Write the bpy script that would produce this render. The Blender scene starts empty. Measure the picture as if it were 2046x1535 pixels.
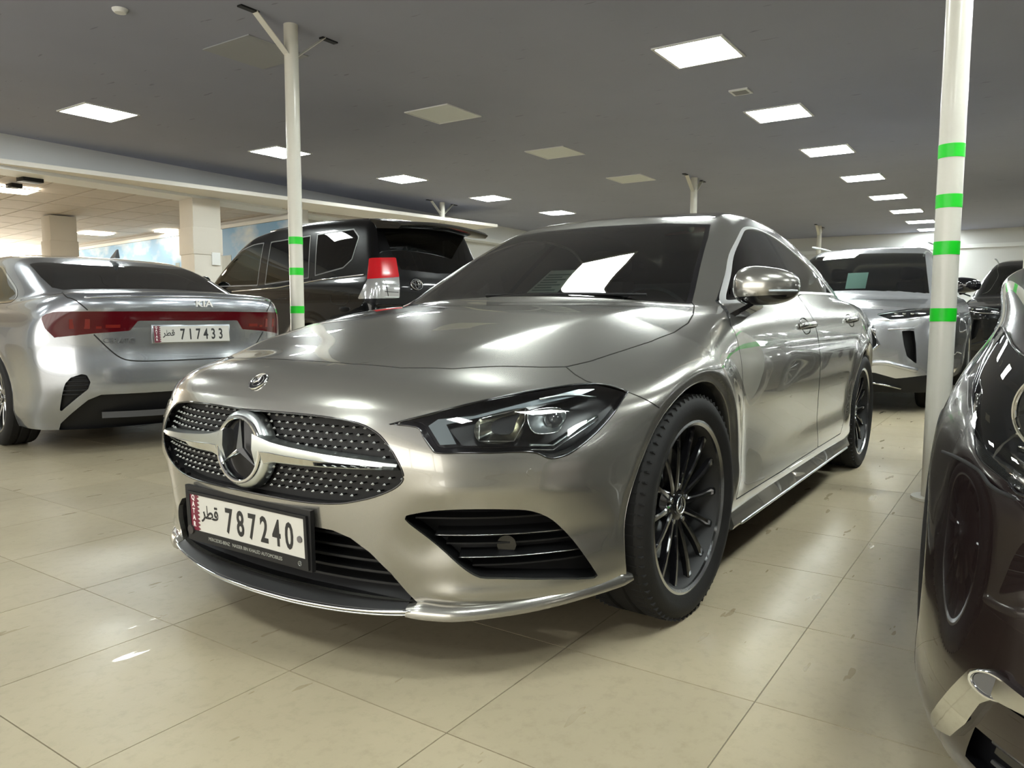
import bpy, bmesh, math, random
import numpy as np
from mathutils import Vector, Matrix
random.seed(7)
sc = bpy.context.scene
COL = sc.collection

# ------------------------------------------------------------------ camera
cam_d = bpy.data.cameras.new('camera'); cam = bpy.data.objects.new('camera', cam_d); COL.objects.link(cam)
CAM_LOC = (2.1105, 1.6805, 0.8895); YAW, PITCH, ROLL = 3.7378, -0.0903, 0.002
_f = Vector((math.cos(PITCH)*math.cos(YAW), math.cos(PITCH)*math.sin(YAW), math.sin(PITCH)))
_r0 = Vector((math.sin(YAW), -math.cos(YAW), 0)); _u0 = _r0.cross(_f)
_r = _r0*math.cos(ROLL) + _u0*math.sin(ROLL); _u = -_r0*math.sin(ROLL) + _u0*math.cos(ROLL)
cam.matrix_world = Matrix(((_r.x, _u.x, -_f.x, CAM_LOC[0]), (_r.y, _u.y, -_f.y, CAM_LOC[1]), (_r.z, _u.z, -_f.z, CAM_LOC[2]), (0, 0, 0, 1)))
cam_d.sensor_width = 36.0; cam_d.sensor_fit = 'HORIZONTAL'; cam_d.lens = 1520.0/2046.0*36.0
cam_d.clip_start = 0.02; cam_d.clip_end = 200
sc.camera = cam
# ------------------------------------------------------------------ world and exposure
world = bpy.data.worlds.new('world'); sc.world = world; world.use_nodes = True
world.node_tree.nodes['Background'].inputs['Color'].default_value = (0.75, 0.85, 1.0, 1)
world.node_tree.nodes['Background'].inputs['Strength'].default_value = 0.3
sc.view_settings.view_transform = 'Standard'; sc.view_settings.look = 'None'
sc.view_settings.gamma = 1.0; sc.view_settings.use_curve_mapping = False
sc.view_settings.exposure = 1.85
PANEL_POWER = 16.0
sc.cycles.max_bounces = 8; sc.cycles.diffuse_bounces = 4; sc.cycles.glossy_bounces = 4
sc.cycles.transparent_max_bounces = 16; sc.cycles.transmission_bounces = 6
sc.cycles.sample_clamp_indirect = 6.0; sc.cycles.caustics_reflective = False; sc.cycles.caustics_refractive = False
# ------------------------------------------------------------------ materials
def new_mat(name):
    m = bpy.data.materials.new(name); m.use_nodes = True; nt = m.node_tree
    return m, nt, nt.nodes['Principled BSDF']
def node(nt, t, **kw):
    n = nt.nodes.new(t)
    for k, v in kw.items(): setattr(n, k, v)
    return n
def rgba(c): return (c[0], c[1], c[2], 1.0)
def pbr(name, col, rough=0.5, metal=0.0, coat=0.0, coat_rough=0.03, spec=0.5, var=0.0, scale=20.0, bump=0.0, bscale=200.0, rvar=0.0, emit=None, es=0.0, sheen=0.0):
    m, nt, b = new_mat(name); L = nt.links
    b.inputs['Base Color'].default_value = rgba(col); b.inputs['Roughness'].default_value = rough; b.inputs['Metallic'].default_value = metal
    b.inputs['Coat Weight'].default_value = coat; b.inputs['Coat Roughness'].default_value = coat_rough; b.inputs['Specular IOR Level'].default_value = spec
    b.inputs['Sheen Weight'].default_value = sheen
    if emit: b.inputs['Emission Color'].default_value = rgba(emit); b.inputs['Emission Strength'].default_value = es
    if var > 0 or bump > 0 or rvar > 0:
        tc = node(nt, 'ShaderNodeTexCoord')
    if var > 0 or rvar > 0:
        nz = node(nt, 'ShaderNodeTexNoise'); nz.inputs['Scale'].default_value = scale; nz.inputs['Detail'].default_value = 6; L.new(tc.outputs['Object'], nz.inputs['Vector'])
    if var > 0:
        mx = node(nt, 'ShaderNodeMix', data_type='RGBA'); mx.inputs[6].default_value = rgba([c*(1-var) for c in col]); mx.inputs[7].default_value = rgba([min(1, c*(1+var)) for c in col])
        L.new(nz.outputs['Fac'], mx.inputs[0]); L.new(mx.outputs[2], b.inputs['Base Color'])
    if rvar > 0:
        mr = node(nt, 'ShaderNodeMapRange'); mr.inputs[1].default_value = 0.3; mr.inputs[2].default_value = 0.7; mr.inputs[3].default_value = max(0, rough-rvar); mr.inputs[4].default_value = rough+rvar
        L.new(nz.outputs['Fac'], mr.inputs[0]); L.new(mr.outputs[0], b.inputs['Roughness'])
    if bump > 0:
        n2 = node(nt, 'ShaderNodeTexNoise'); n2.inputs['Scale'].default_value = bscale; n2.inputs['Detail'].default_value = 3; L.new(tc.outputs['Object'], n2.inputs['Vector'])
        bp = node(nt, 'ShaderNodeBump'); bp.inputs['Strength'].default_value = bump; bp.inputs['Distance'].default_value = 0.002; L.new(n2.outputs['Fac'], bp.inputs['Height']); L.new(bp.outputs['Normal'], b.inputs['Normal'])
    return m
def paint(name, col, rough=0.3, metal=0.8, flake=0.06, ior=1.55, spec=0.5):
    m, nt, b = new_mat(name); L = nt.links
    b.inputs['Metallic'].default_value = metal; b.inputs['Roughness'].default_value = rough
    b.inputs['Coat Weight'].default_value = 1.0; b.inputs['Coat Roughness'].default_value = 0.015; b.inputs['Coat IOR'].default_value = ior; b.inputs['Specular IOR Level'].default_value = spec
    tc = node(nt, 'ShaderNodeTexCoord'); v = node(nt, 'ShaderNodeTexVoronoi'); v.inputs['Scale'].default_value = 900; L.new(tc.outputs['Object'], v.inputs['Vector'])
    mx = node(nt, 'ShaderNodeMix', data_type='RGBA'); mx.inputs[6].default_value = rgba([c*(1-flake) for c in col]); mx.inputs[7].default_value = rgba([min(1, c*(1+flake)) for c in col])
    L.new(v.outputs['Color'], mx.inputs[0]); L.new(mx.outputs[2], b.inputs['Base Color'])
    return m
def thin_glass(name, tint, ior=1.5, rough=0.0):
    """thin pane: tinted see-through plus mirror reflection by fresnel"""
    m, nt, b = new_mat(name); L = nt.links; nt.nodes.remove(b); out = nt.nodes['Material Output']
    tr = node(nt, 'ShaderNodeBsdfTransparent'); tr.inputs['Color'].default_value = rgba(tint)
    gl = node(nt, 'ShaderNodeBsdfGlossy'); gl.inputs['Roughness'].default_value = rough; gl.inputs['Color'].default_value = (1, 1, 1, 1)
    fr = node(nt, 'ShaderNodeFresnel'); fr.inputs['IOR'].default_value = ior
    mul = node(nt, 'ShaderNodeMath', operation='MULTIPLY'); mul.use_clamp = True; mul.inputs[1].default_value = 1.5; L.new(fr.outputs[0], mul.inputs[0])
    ms = node(nt, 'ShaderNodeMixShader'); L.new(mul.outputs[0], ms.inputs[0]); L.new(tr.outputs[0], ms.inputs[1]); L.new(gl.outputs[0], ms.inputs[2]); L.new(ms.outputs[0], out.inputs['Surface'])
    return m
def emit_mat(name, col, s):
    m, nt, b = new_mat(name); nt.nodes.remove(b); e = node(nt, 'ShaderNodeEmission'); e.inputs['Color'].default_value = rgba(col); e.inputs['Strength'].default_value = s
    nt.links.new(e.outputs[0], nt.nodes['Material Output'].inputs['Surface']); return m

M_PAINT = paint('champagne_paint', (0.33, 0.322, 0.290), 0.24, 0.82)
M_GAP = pbr('panel_gap', (0.008, 0.008, 0.008), 0.8)
M_BLACK = pbr('black_plastic', (0.009, 0.009, 0.0095), 0.5, spec=0.3, var=0.2, scale=60)
M_GLOSSBLACK = pbr('gloss_black', (0.006, 0.006, 0.007), 0.08, coat=0.6)
M_RUBBER = pbr('tyre_rubber', (0.014, 0.0135, 0.013), 0.68, spec=0.25, var=0.35, scale=14, bump=0.2, bscale=180)
M_CHROME = pbr('chrome', (0.82, 0.83, 0.83), 0.06, 1.0)
M_SATIN = pbr('satin_silver', (0.62, 0.66, 0.66), 0.3, 1.0)
M_ALU = pbr('machined_aluminium', (0.55, 0.56, 0.56), 0.25, 1.0)
M_INTERIOR = pbr('dark_interior', (0.02, 0.02, 0.021), 0.7)
M_SEAT = pbr('seat_fabric', (0.035, 0.035, 0.036), 0.8, bump=0.2, bscale=300)
M_GLASS = thin_glass('tinted_windscreen', (0.50, 0.58, 0.55), 1.52)
M_SIDEGLASS = thin_glass('tinted_side_glass', (0.16, 0.18, 0.175), 1.52)
M_LENS = thin_glass('clear_lens', (0.9, 0.92, 0.92), 1.45)
M_BRIGHT = pbr('bright_trim', (0.80, 0.81, 0.81), 0.32, 0.75)
M_WHITE = pbr('white_print', (0.78, 0.78, 0.76), 0.5)
M_PLATE = pbr('plate_white', (0.52, 0.51, 0.47), 0.4, var=0.04, scale=30)
M_MAROON = pbr('plate_maroon', (0.13, 0.008, 0.025), 0.4)
M_INK = pbr('plate_black', (0.008, 0.008, 0.008), 0.45)
# ------------------------------------------------------------------ numeric shape tools
def spl(pts, sig=0.04, lo=-8.0, hi=4.0, st=0.002):
    """smooth curve through points: linear table convolved with a gaussian"""
    pts = sorted(pts); xs = np.array([p[0] for p in pts]); ys = np.array([p[1] for p in pts])
    g = np.arange(lo, hi, st); t = np.interp(g, xs, ys)
    if sig > 0:
        m = int(4*sig/st); k = np.exp(-0.5*(np.arange(-m, m+1)*st/sig)**2); k /= k.sum()
        t = np.convolve(np.pad(t, m, mode='edge'), k, mode='valid')
    return lambda x: np.interp(x, g, t)
def zspl(pts, sig=0.02): return spl(pts, sig, -0.5, 3.0, 0.001)
def smax(a, b, k):
    h = np.maximum(k-np.abs(a-b), 0)/k
    return np.maximum(a, b) + h*h*h*k/6.0
def smin(a, b, k): return -smax(-a, -b, k)
def sstep(x, a, b):
    t = np.clip((x-a)/(b-a), 0, 1); return t*t*t*(t*(t*6-15)+10)
def gradn(F, P, h=0.004):
    G = np.empty_like(P)
    for i in range(3):
        d = np.zeros(3); d[i] = h
        A = P+d; B = P-d
        G[:, i] = (F(A[:, 0], A[:, 1], A[:, 2]) - F(B[:, 0], B[:, 1], B[:, 2]))/(2*h)
    return G
def surfnet(F, lo, hi, h):
    """surface nets of F = 0 -> vertices, normals, triangles (coarse-to-fine)"""
    lo = np.array(lo, float); n = np.ceil((np.array(hi)-lo)/(h*4)).astype(int)
    ax = [lo[i]+np.arange(n[i])*h*4+h*2 for i in range(3)]
    X, Y, Z = np.meshgrid(*ax, indexing='ij')
    C = F(X, Y, Z)
    near = np.abs(C) < h*4*1.9
    up = lambda a: a.repeat(4, 0).repeat(4, 1).repeat(4, 2)
    V = up(C).astype(np.float32); M = up(near)
    idx = np.argwhere(M)
    P = lo+idx*h+h*0.5
    V[M] = F(P[:, 0], P[:, 1], P[:, 2])
    S = V < 0
    c = np.zeros(np.array(S.shape)-1, np.int8)
    for dx in (0, 1):
        for dy in (0, 1):
            for dz in (0, 1):
                c += S[dx:S.shape[0]-1+dx, dy:S.shape[1]-1+dy, dz:S.shape[2]-1+dz]
    cell = (c > 0) & (c < 8)
    ci = np.argwhere(cell); ID = -np.ones(cell.shape, np.int32); ID[cell] = np.arange(len(ci))
    acc = np.zeros((len(ci), 3)); cnt = np.zeros(len(ci))
    for a in range(3):
        o = [i for i in range(3) if i != a]
        for b in (0, 1):
            for d in (0, 1):
                p0 = ci.copy(); p0[:, o[0]] += b; p0[:, o[1]] += d; p1 = p0.copy(); p1[:, a] += 1
                v0 = V[tuple(p0.T)]; v1 = V[tuple(p1.T)]; m = (v0 < 0) != (v1 < 0)
                t = np.where(m, v0/np.where(m, v0-v1, 1), 0)
                pos = p0.astype(float); pos[:, a] += t
                acc[m] += pos[m]; cnt[m] += 1
    P = lo+h*0.5+acc/cnt[:, None]*h
    quads = []
    for a in range(3):
        o = [(a+1) % 3, (a+2) % 3]
        sl0 = [slice(None)]*3; sl1 = [slice(None)]*3; sl0[a] = slice(0, -1); sl1[a] = slice(1, None)
        E = S[tuple(sl0)] != S[tuple(sl1)]
        e = np.argwhere(E)
        ok = (e[:, o[0]] > 0) & (e[:, o[1]] > 0) & (e[:, o[0]] < cell.shape[o[0]]) & (e[:, o[1]] < cell.shape[o[1]])
        e = e[ok]
        q = []
        for (b, d) in ((1, 1), (0, 1), (0, 0), (1, 0)):
            w = e.copy(); w[:, o[0]] -= b; w[:, o[1]] -= d; q.append(ID[tuple(w.T)])
        q = np.stack(q, 1)
        ins = S[tuple(e.T)]
        q[~ins] = q[~ins][:, ::-1]
        quads.append(q[(q >= 0).all(1)])
    Q = np.concatenate(quads)
    for _ in range(3):
        G = gradn(F, P, h*0.5); f = F(P[:, 0], P[:, 1], P[:, 2]); g2 = (G*G).sum(1)+1e-9
        s = (f/g2)[:, None]*G; L = np.linalg.norm(s, axis=1)[:, None]
        P = P-s*np.minimum(1, h/(L+1e-12))
    G = gradn(F, P); N = G/(np.linalg.norm(G, axis=1)[:, None]+1e-12)
    d1 = np.linalg.norm(P[Q[:, 0]]-P[Q[:, 2]], axis=1); d2 = np.linalg.norm(P[Q[:, 1]]-P[Q[:, 3]], axis=1)
    A = np.where((d1 <= d2)[:, None, None], np.stack([Q[:, [0, 1, 2]], Q[:, [0, 2, 3]]], 1), np.stack([Q[:, [0, 1, 3]], Q[:, [1, 2, 3]]], 1))
    return P, N, A.reshape(-1, 3)

class TM:
    """triangle mesh with vertex normals that can be cut along the zero line of any field"""
    def __init__(s, P, N, T, L=None):
        s.P, s.N, s.T = P, N, T
        s.L = np.zeros(len(T), np.int32) if L is None else L
    def cut(s, f, snap=0.12):
        f = f.copy(); T = s.T
        E = np.sort(np.concatenate([T[:, [0, 1]], T[:, [1, 2]], T[:, [2, 0]]]), 1)
        key = np.unique(E[:, 0].astype(np.int64)*len(s.P)+E[:, 1]); a = (key//len(s.P)); b = (key % len(s.P))
        m = f[a]*f[b] < 0; a, b = a[m], b[m]
        t = f[a]/(f[a]-f[b])
        for (v, w, tt) in ((a, b, t), (b, a, 1-t)):
            k = tt < snap
            vv, ww, t2 = v[k], w[k], tt[k]
            u, first = np.unique(vv, return_index=True)
            s.P[u] += (s.P[ww[first]]-s.P[u])*t2[first][:, None]
            f[u] = 0
        m = f[a]*f[b] < 0; a, b = a[m], b[m]
        t = (f[a]/(f[a]-f[b]))[:, None]
        n0 = len(s.P)
        NP = s.P[a]+(s.P[b]-s.P[a])*t; NN = s.N[a]+(s.N[b]-s.N[a])*t; NN /= np.linalg.norm(NN, axis=1)[:, None]+1e-12
        k2 = a.astype(np.int64)*n0+b
        order = np.argsort(k2); k2 = k2[order]; idv = n0+order
        def eid(p, q):
            kk = np.minimum(p, q).astype(np.int64)*n0+np.maximum(p, q)
            return idv[np.searchsorted(k2, kk)]
        g = np.sign(f)[T]
        pos = (g > 0).any(1); neg = (g < 0).any(1); mix = pos & neg
        keepT = T[~mix]; keepL = s.L[~mix]
        MT = T[mix]; ML = s.L[mix]; MG = g[mix]
        outT, outL = [keepT], [keepL]
        z = (MG == 0).sum(1)
        # one zero vertex: split in two
        k = z == 1
        if k.any():
            t3 = MT[k]; r = (MG[k] == 0).argmax(1); i = np.arange(len(t3))
            A = t3[i, r]; B = t3[i, (r+1) % 3]; Cc = t3[i, (r+2) % 3]; e = eid(B, Cc)
            outT += [np.stack([A, B, e], 1), np.stack([A, e, Cc], 1)]; outL += [ML[k]]*2
        k = z == 0
        if k.any():
            t3 = MT[k]; gg = MG[k]; sm = gg.sum(1)
            r = (gg == -np.sign(sm)[:, None]).argmax(1); i = np.arange(len(t3))
            A = t3[i, r]; B = t3[i, (r+1) % 3]; Cc = t3[i, (r+2) % 3]; e1 = eid(A, B); e2 = eid(A, Cc)
            outT += [np.stack([A, e1, e2], 1), np.stack([e1, B, Cc], 1), np.stack([e1, Cc, e2], 1)]; outL += [ML[k]]*3
        s.P = np.concatenate([s.P, NP]); s.N = np.concatenate([s.N, NN])
        s.T = np.concatenate(outT); s.L = np.concatenate(outL)
        return np.concatenate([f, np.zeros(len(NP))])
    def tri_mean(s, f): return f[s.T].mean(1)
    def cen(s): return s.P[s.T].mean(1)
    def drop(s, m): s.T = s.T[~m]; s.L = s.L[~m]
    def compact(s):
        u, inv = np.unique(s.T, return_inverse=True)
        s.P = s.P[u]; s.N = s.N[u]; s.T = inv.reshape(-1, 3)
    def sub(s, m):
        r = TM(s.P.copy(), s.N.copy(), s.T[m].copy(), s.L[m].copy()); r.compact(); return r
    def boundary(s):
        T = s.T; E = np.concatenate([T[:, [0, 1]], T[:, [1, 2]], T[:, [2, 0]]])
        k = E.min(1).astype(np.int64)*len(s.P)+E.max(1)
        u, idx, c = np.unique(k, return_index=True, return_counts=True)
        return E[idx[c == 1]]
    def mirrored(s):
        """whole mesh from the y >= 0 half"""
        n = len(s.P); P2 = s.P.copy(); P2[:, 1] *= -1; N2 = s.N.copy(); N2[:, 1] *= -1
        remap = np.arange(n)+n; on = np.abs(s.P[:, 1]) < 1e-6; remap[on] = np.arange(n)[on]
        T2 = remap[s.T][:, ::-1]
        r = TM(np.concatenate([s.P, P2]), np.concatenate([s.N, N2]), np.concatenate([s.T, T2]), np.concatenate([s.L, s.L])); r.compact(); return r
    def flipped(s):
        P2 = s.P.copy(); P2[:, 1] *= -1; N2 = s.N.copy(); N2[:, 1] *= -1
        return TM(P2, N2, s.T[:, ::-1].copy(), s.L.copy())
    def offset(s, d, direction=None):
        n = s.N if direction is None else np.array(direction, float)
        return TM(s.P+n*d, s.N.copy(), s.T.copy(), s.L.copy())
    def wall(s, d, direction=None):
        """strip between the boundary and the boundary moved by d"""
        E = s.boundary(); u, inv = np.unique(E, return_inverse=True); inv = inv.reshape(-1, 2)
        n = s.N[u] if direction is None else np.array(direction, float)
        P0 = s.P[u]; P1 = P0+n*d; m = len(u)
        a, b = inv[:, 0], inv[:, 1]
        T = np.concatenate([np.stack([b, a, a+m], 1), np.stack([b, a+m, b+m], 1)])
        return TM(np.concatenate([P0, P1]), np.zeros((2*m, 3)), T)

def pdist(px, py, poly, closed=True):
    """signed distance to a polygon (negative inside), or plain distance to a polyline"""
    p = np.array(poly, float); q = np.roll(p, -1, 0) if closed else p[1:]
    if not closed: p = p[:-1]
    d = np.full(px.shape, 1e9); ins = np.zeros(px.shape, bool)
    for (ax_, ay), (bx, by) in zip(p, q):
        ex, ey = bx-ax_, by-ay; L = ex*ex+ey*ey
        if L < 1e-14: continue
        t = np.clip(((px-ax_)*ex+(py-ay)*ey)/L, 0, 1)
        d = np.minimum(d, (px-ax_-t*ex)**2+(py-ay-t*ey)**2)
        if closed and by != ay:
            c = ((ay > py) != (by > py)) & (px < ex*(py-ay)/ey+ax_); ins ^= c
    d = np.sqrt(d)
    return np.where(ins, -d, d) if closed else d
def smooth_poly(pts, n=8, closed=True, corners=()):
    """catmull-rom through points; indices in corners stay sharp"""
    p = [np.array(q, float) for q in pts]; m = len(p); out = []
    rng = range(m) if closed else range(m-1)
    for i in rng:
        p1, p2 = p[i], p[(i+1) % m]
        p0 = p[i-1] if (closed or i > 0) else p1-(p2-p1)
        p3 = p[(i+2) % m] if (closed or i+2 < m) else p2+(p2-p1)
        if i in corners: p0 = p1-(p2-p1)
        if (i+1) % m in corners: p3 = p2+(p2-p1)
        for k in range(n):
            t = k/n
            out.append(0.5*((2*p1)+(p2-p0)*t+(2*p0-5*p1+4*p2-p3)*t*t+(-p0+3*p1-3*p2+p3)*t**3))
    if not closed: out.append(p[-1])
    return np.array(out)

# ------------------------------------------------------------------ object helpers
def link(name, me, mat=None, parent=None):
    o = bpy.data.objects.new(name, me); COL.objects.link(o)
    if mat is not None and not me.materials: me.materials.append(mat)
    if parent is not None: o.parent = parent
    return o
def tm_obj(name, tm, mat, parent=None, custom=True, smooth=True):
    me = bpy.data.meshes.new(name)
    n, m = len(tm.P), len(tm.T)
    me.vertices.add(n); me.loops.add(m*3); me.polygons.add(m)
    me.vertices.foreach_set('co', tm.P.astype(np.float32).ravel())
    me.loops.foreach_set('vertex_index', tm.T.astype(np.int32).ravel())
    me.polygons.foreach_set('loop_start', np.arange(0, m*3, 3, dtype=np.int32))
    me.polygons.foreach_set('use_smooth', np.full(m, smooth))
    me.update(calc_edges=True); me.validate()
    if custom and len(me.vertices) == n:
        me.normals_split_custom_set_from_vertices(tm.N.astype(np.float32).tolist())
    return link(name, me, mat, parent)
def mesh_obj(name, verts, faces, mat, parent=None, smooth=False):
    me = bpy.data.meshes.new(name); me.from_pydata([tuple(map(float, v)) for v in verts], [], [tuple(map(int, f)) for f in faces]); me.update()
    if smooth: me.polygons.foreach_set('use_smooth', np.full(len(me.polygons), True))
    return link(name, me, mat, parent)
def bm_obj(name, bm, mat, parent=None, smooth=False, auto=None):
    me = bpy.data.meshes.new(name); bmesh.ops.recalc_face_normals(bm, faces=bm.faces); bm.to_mesh(me); bm.free()
    if smooth or auto:
        me.polygons.foreach_set('use_smooth', np.full(len(me.polygons), True))
        if auto: me.set_sharp_from_angle(angle=math.radians(auto))
    return link(name, me, mat, parent)
def tag(o, label=None, cat=None, group=None, kind=None):
    if label: o['label'] = label
    if cat: o['category'] = cat
    if group: o['group'] = group
    if kind: o['kind'] = kind
    return o
def empty(name, loc=(0, 0, 0), rz=0.0):
    o = bpy.data.objects.new(name, None); COL.objects.link(o); o.location = loc; o.rotation_euler = (0, 0, rz); o.empty_display_size = 0.1
    return o
def box_bm(bm, c, s, rot=None, bev=0.0):
    r = bmesh.ops.create_cube(bm, size=1.0); vs = r['verts']
    M = Matrix.Translation(c) @ (rot.to_4x4() if rot is not None else Matrix.Identity(4)) @ Matrix.Diagonal((s[0], s[1], s[2], 1))
    bmesh.ops.transform(bm, matrix=M, verts=vs)
    if bev > 0:
        es = list({e for v in vs for e in v.link_edges}); bmesh.ops.bevel(bm, geom=es, offset=bev, segments=2, affect='EDGES', profile=0.5)
    return vs
def box(name, c, s, mat, parent=None, rot=None, bev=0.0):
    bm = bmesh.new(); box_bm(bm, c, s, rot, bev); return bm_obj(name, bm, mat, parent, auto=35 if bev else None)
def lathe(name, prof, mat, parent=None, n=48, axis='y', auto=40, closed=False):
    """profile [(radius, along)] turned round an axis"""
    vs, fs = [], []
    m = len(prof)
    for i in range(n):
        a = 2*math.pi*i/n; c, s = math.cos(a), math.sin(a)
        for (r, h) in prof:
            vs.append((r*c, h, r*s) if axis == 'y' else ((r*c, r*s, h) if axis == 'z' else (h, r*c, r*s)))
    for i in range(n):
        j = (i+1) % n
        for k in range(m if closed else m-1):
            k2 = (k+1) % m
            fs.append((i*m+k, j*m+k, j*m+k2, i*m+k2))
    bm = bmesh.new(); bv = [bm.verts.new(v) for v in vs]
    for f in fs:
        try: bm.faces.new([bv[i] for i in f])
        except ValueError: pass
    bmesh.ops.remove_doubles(bm, verts=bm.verts, dist=1e-6)
    return bm_obj(name, bm, mat, parent, auto=auto)
def tube(name, pts, rad, mat, parent=None, n=8, closed=False, flat=None, up=(0, 0, 1)):
    """swept section along a polyline; rad number or list; flat=(a, b) gives an elliptic section; a custom list of (a, b) points in section[]"""
    P = [Vector(p) for p in pts]; m = len(P); vs, fs = [], []
    U = Vector(up)
    for i, p in enumerate(P):
        a = P[(i-1) % m] if (closed or i > 0) else p; b = P[(i+1) % m] if (closed or i < m-1) else p
        t = (b-a).normalized(); s = t.cross(U)
        if s.length < 1e-4: s = t.cross(Vector((1, 0, 0)))
        s.normalize(); w = s.cross(t)
        r = rad[i] if isinstance(rad, (list, tuple, np.ndarray)) else rad
        fa, fb = flat if flat else (1, 1)
        for k in range(n):
            an = 2*math.pi*k/n
            vs.append(p+s*(math.cos(an)*r*fa)+w*(math.sin(an)*r*fb))
    for i in range(m if closed else m-1):
        j = (i+1) % m
        for k in range(n):
            fs.append((i*n+k, i*n+(k+1) % n, j*n+(k+1) % n, j*n+k))
    if not closed:
        fs.append(tuple(range(n))[::-1]); fs.append(tuple((m-1)*n+k for k in range(n)))
    return mesh_obj(name, vs, fs, mat, parent, smooth=True)
def sweep(name, pts, section, mat, parent=None, up=(0, 0, 1), auto=35, scale=None):
    """sweep a closed (a, b) section along pts; a = sideways, b = up"""
    P = [Vector(p) for p in pts]; m = len(P); n = len(section); U = Vector(up)
    bm = bmesh.new(); rows = []
    for i, p in enumerate(P):
        t = (P[min(i+1, m-1)]-P[max(i-1, 0)]).normalized(); s = t.cross(U).normalized(); w = s.cross(t)
        k = scale[i] if scale is not None else 1.0
        rows.append([bm.verts.new(p+s*(a*k)+w*(b*k)) for a, b in section])
    for i in range(m-1):
        for k in range(n):
            k2 = (k+1) % n
            bm.faces.new((rows[i][k], rows[i][k2], rows[i+1][k2], rows[i+1][k]))
    bm.faces.new(rows[0][::-1]); bm.faces.new(rows[-1])
    return bm_obj(name, bm, mat, parent, auto=auto)
def prism(name, poly, th, M, mat, parent=None, auto=30, bev=0.0):
    """flat polygon [(a, b)] extruded by th, placed by matrix M (a = local x, b = local y, thickness local z)"""
    bm = bmesh.new(); vs = [bm.verts.new((p[0], p[1], 0)) for p in poly]
    f = bm.faces.new(vs); r = bmesh.ops.extrude_face_region(bm, geom=[f])
    bmesh.ops.translate(bm, verts=[v for v in r['geom'] if isinstance(v, bmesh.types.BMVert)], vec=(0, 0, th))
    if bev > 0:
        bm.normal_update(); bmesh.ops.bevel(bm, geom=[e for e in bm.edges], offset=bev, segments=2, affect='EDGES', profile=0.5, clamp_overlap=True)
    bmesh.ops.transform(bm, matrix=M, verts=bm.verts)
    return bm_obj(name, bm, mat, parent, auto=auto)
def frame_of(o, a, n):
    """matrix with local x = a, local z = n at o"""
    a = Vector(a).normalized(); n = Vector(n).normalized(); b = n.cross(a).normalized(); a = b.cross(n)
    return Matrix(((a.x, b.x, n.x, o[0]), (a.y, b.y, n.y, o[1]), (a.z, b.z, n.z, o[2]), (0, 0, 0, 1)))
def text_obj(name, s, size, M, mat, parent=None, ext=0.0004, bold=0.0, sx=1.0, align='LEFT', font=None):
    c = bpy.data.curves.new(name, 'FONT'); c.body = s; c.size = size; c.extrude = ext; c.offset = bold; c.align_x = align; c.resolution_u = 3
    if font: c.font = font
    t = bpy.data.objects.new(name, c); COL.objects.link(t)
    dg = bpy.context.evaluated_depsgraph_get(); me = bpy.data.meshes.new_from_object(t.evaluated_get(dg))
    COL.objects.unlink(t); bpy.data.objects.remove(t)
    me.name = name; me.transform(Matrix.Diagonal((sx, 1, 1, 1))); me.transform(M); me.materials.clear()
    return link(name, me, mat, parent)
def copy_tree(o, parent=None):
    c = o.copy(); COL.objects.link(c); c.parent = parent
    for ch in list(o.children): copy_tree(ch, c)
    return c
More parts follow.
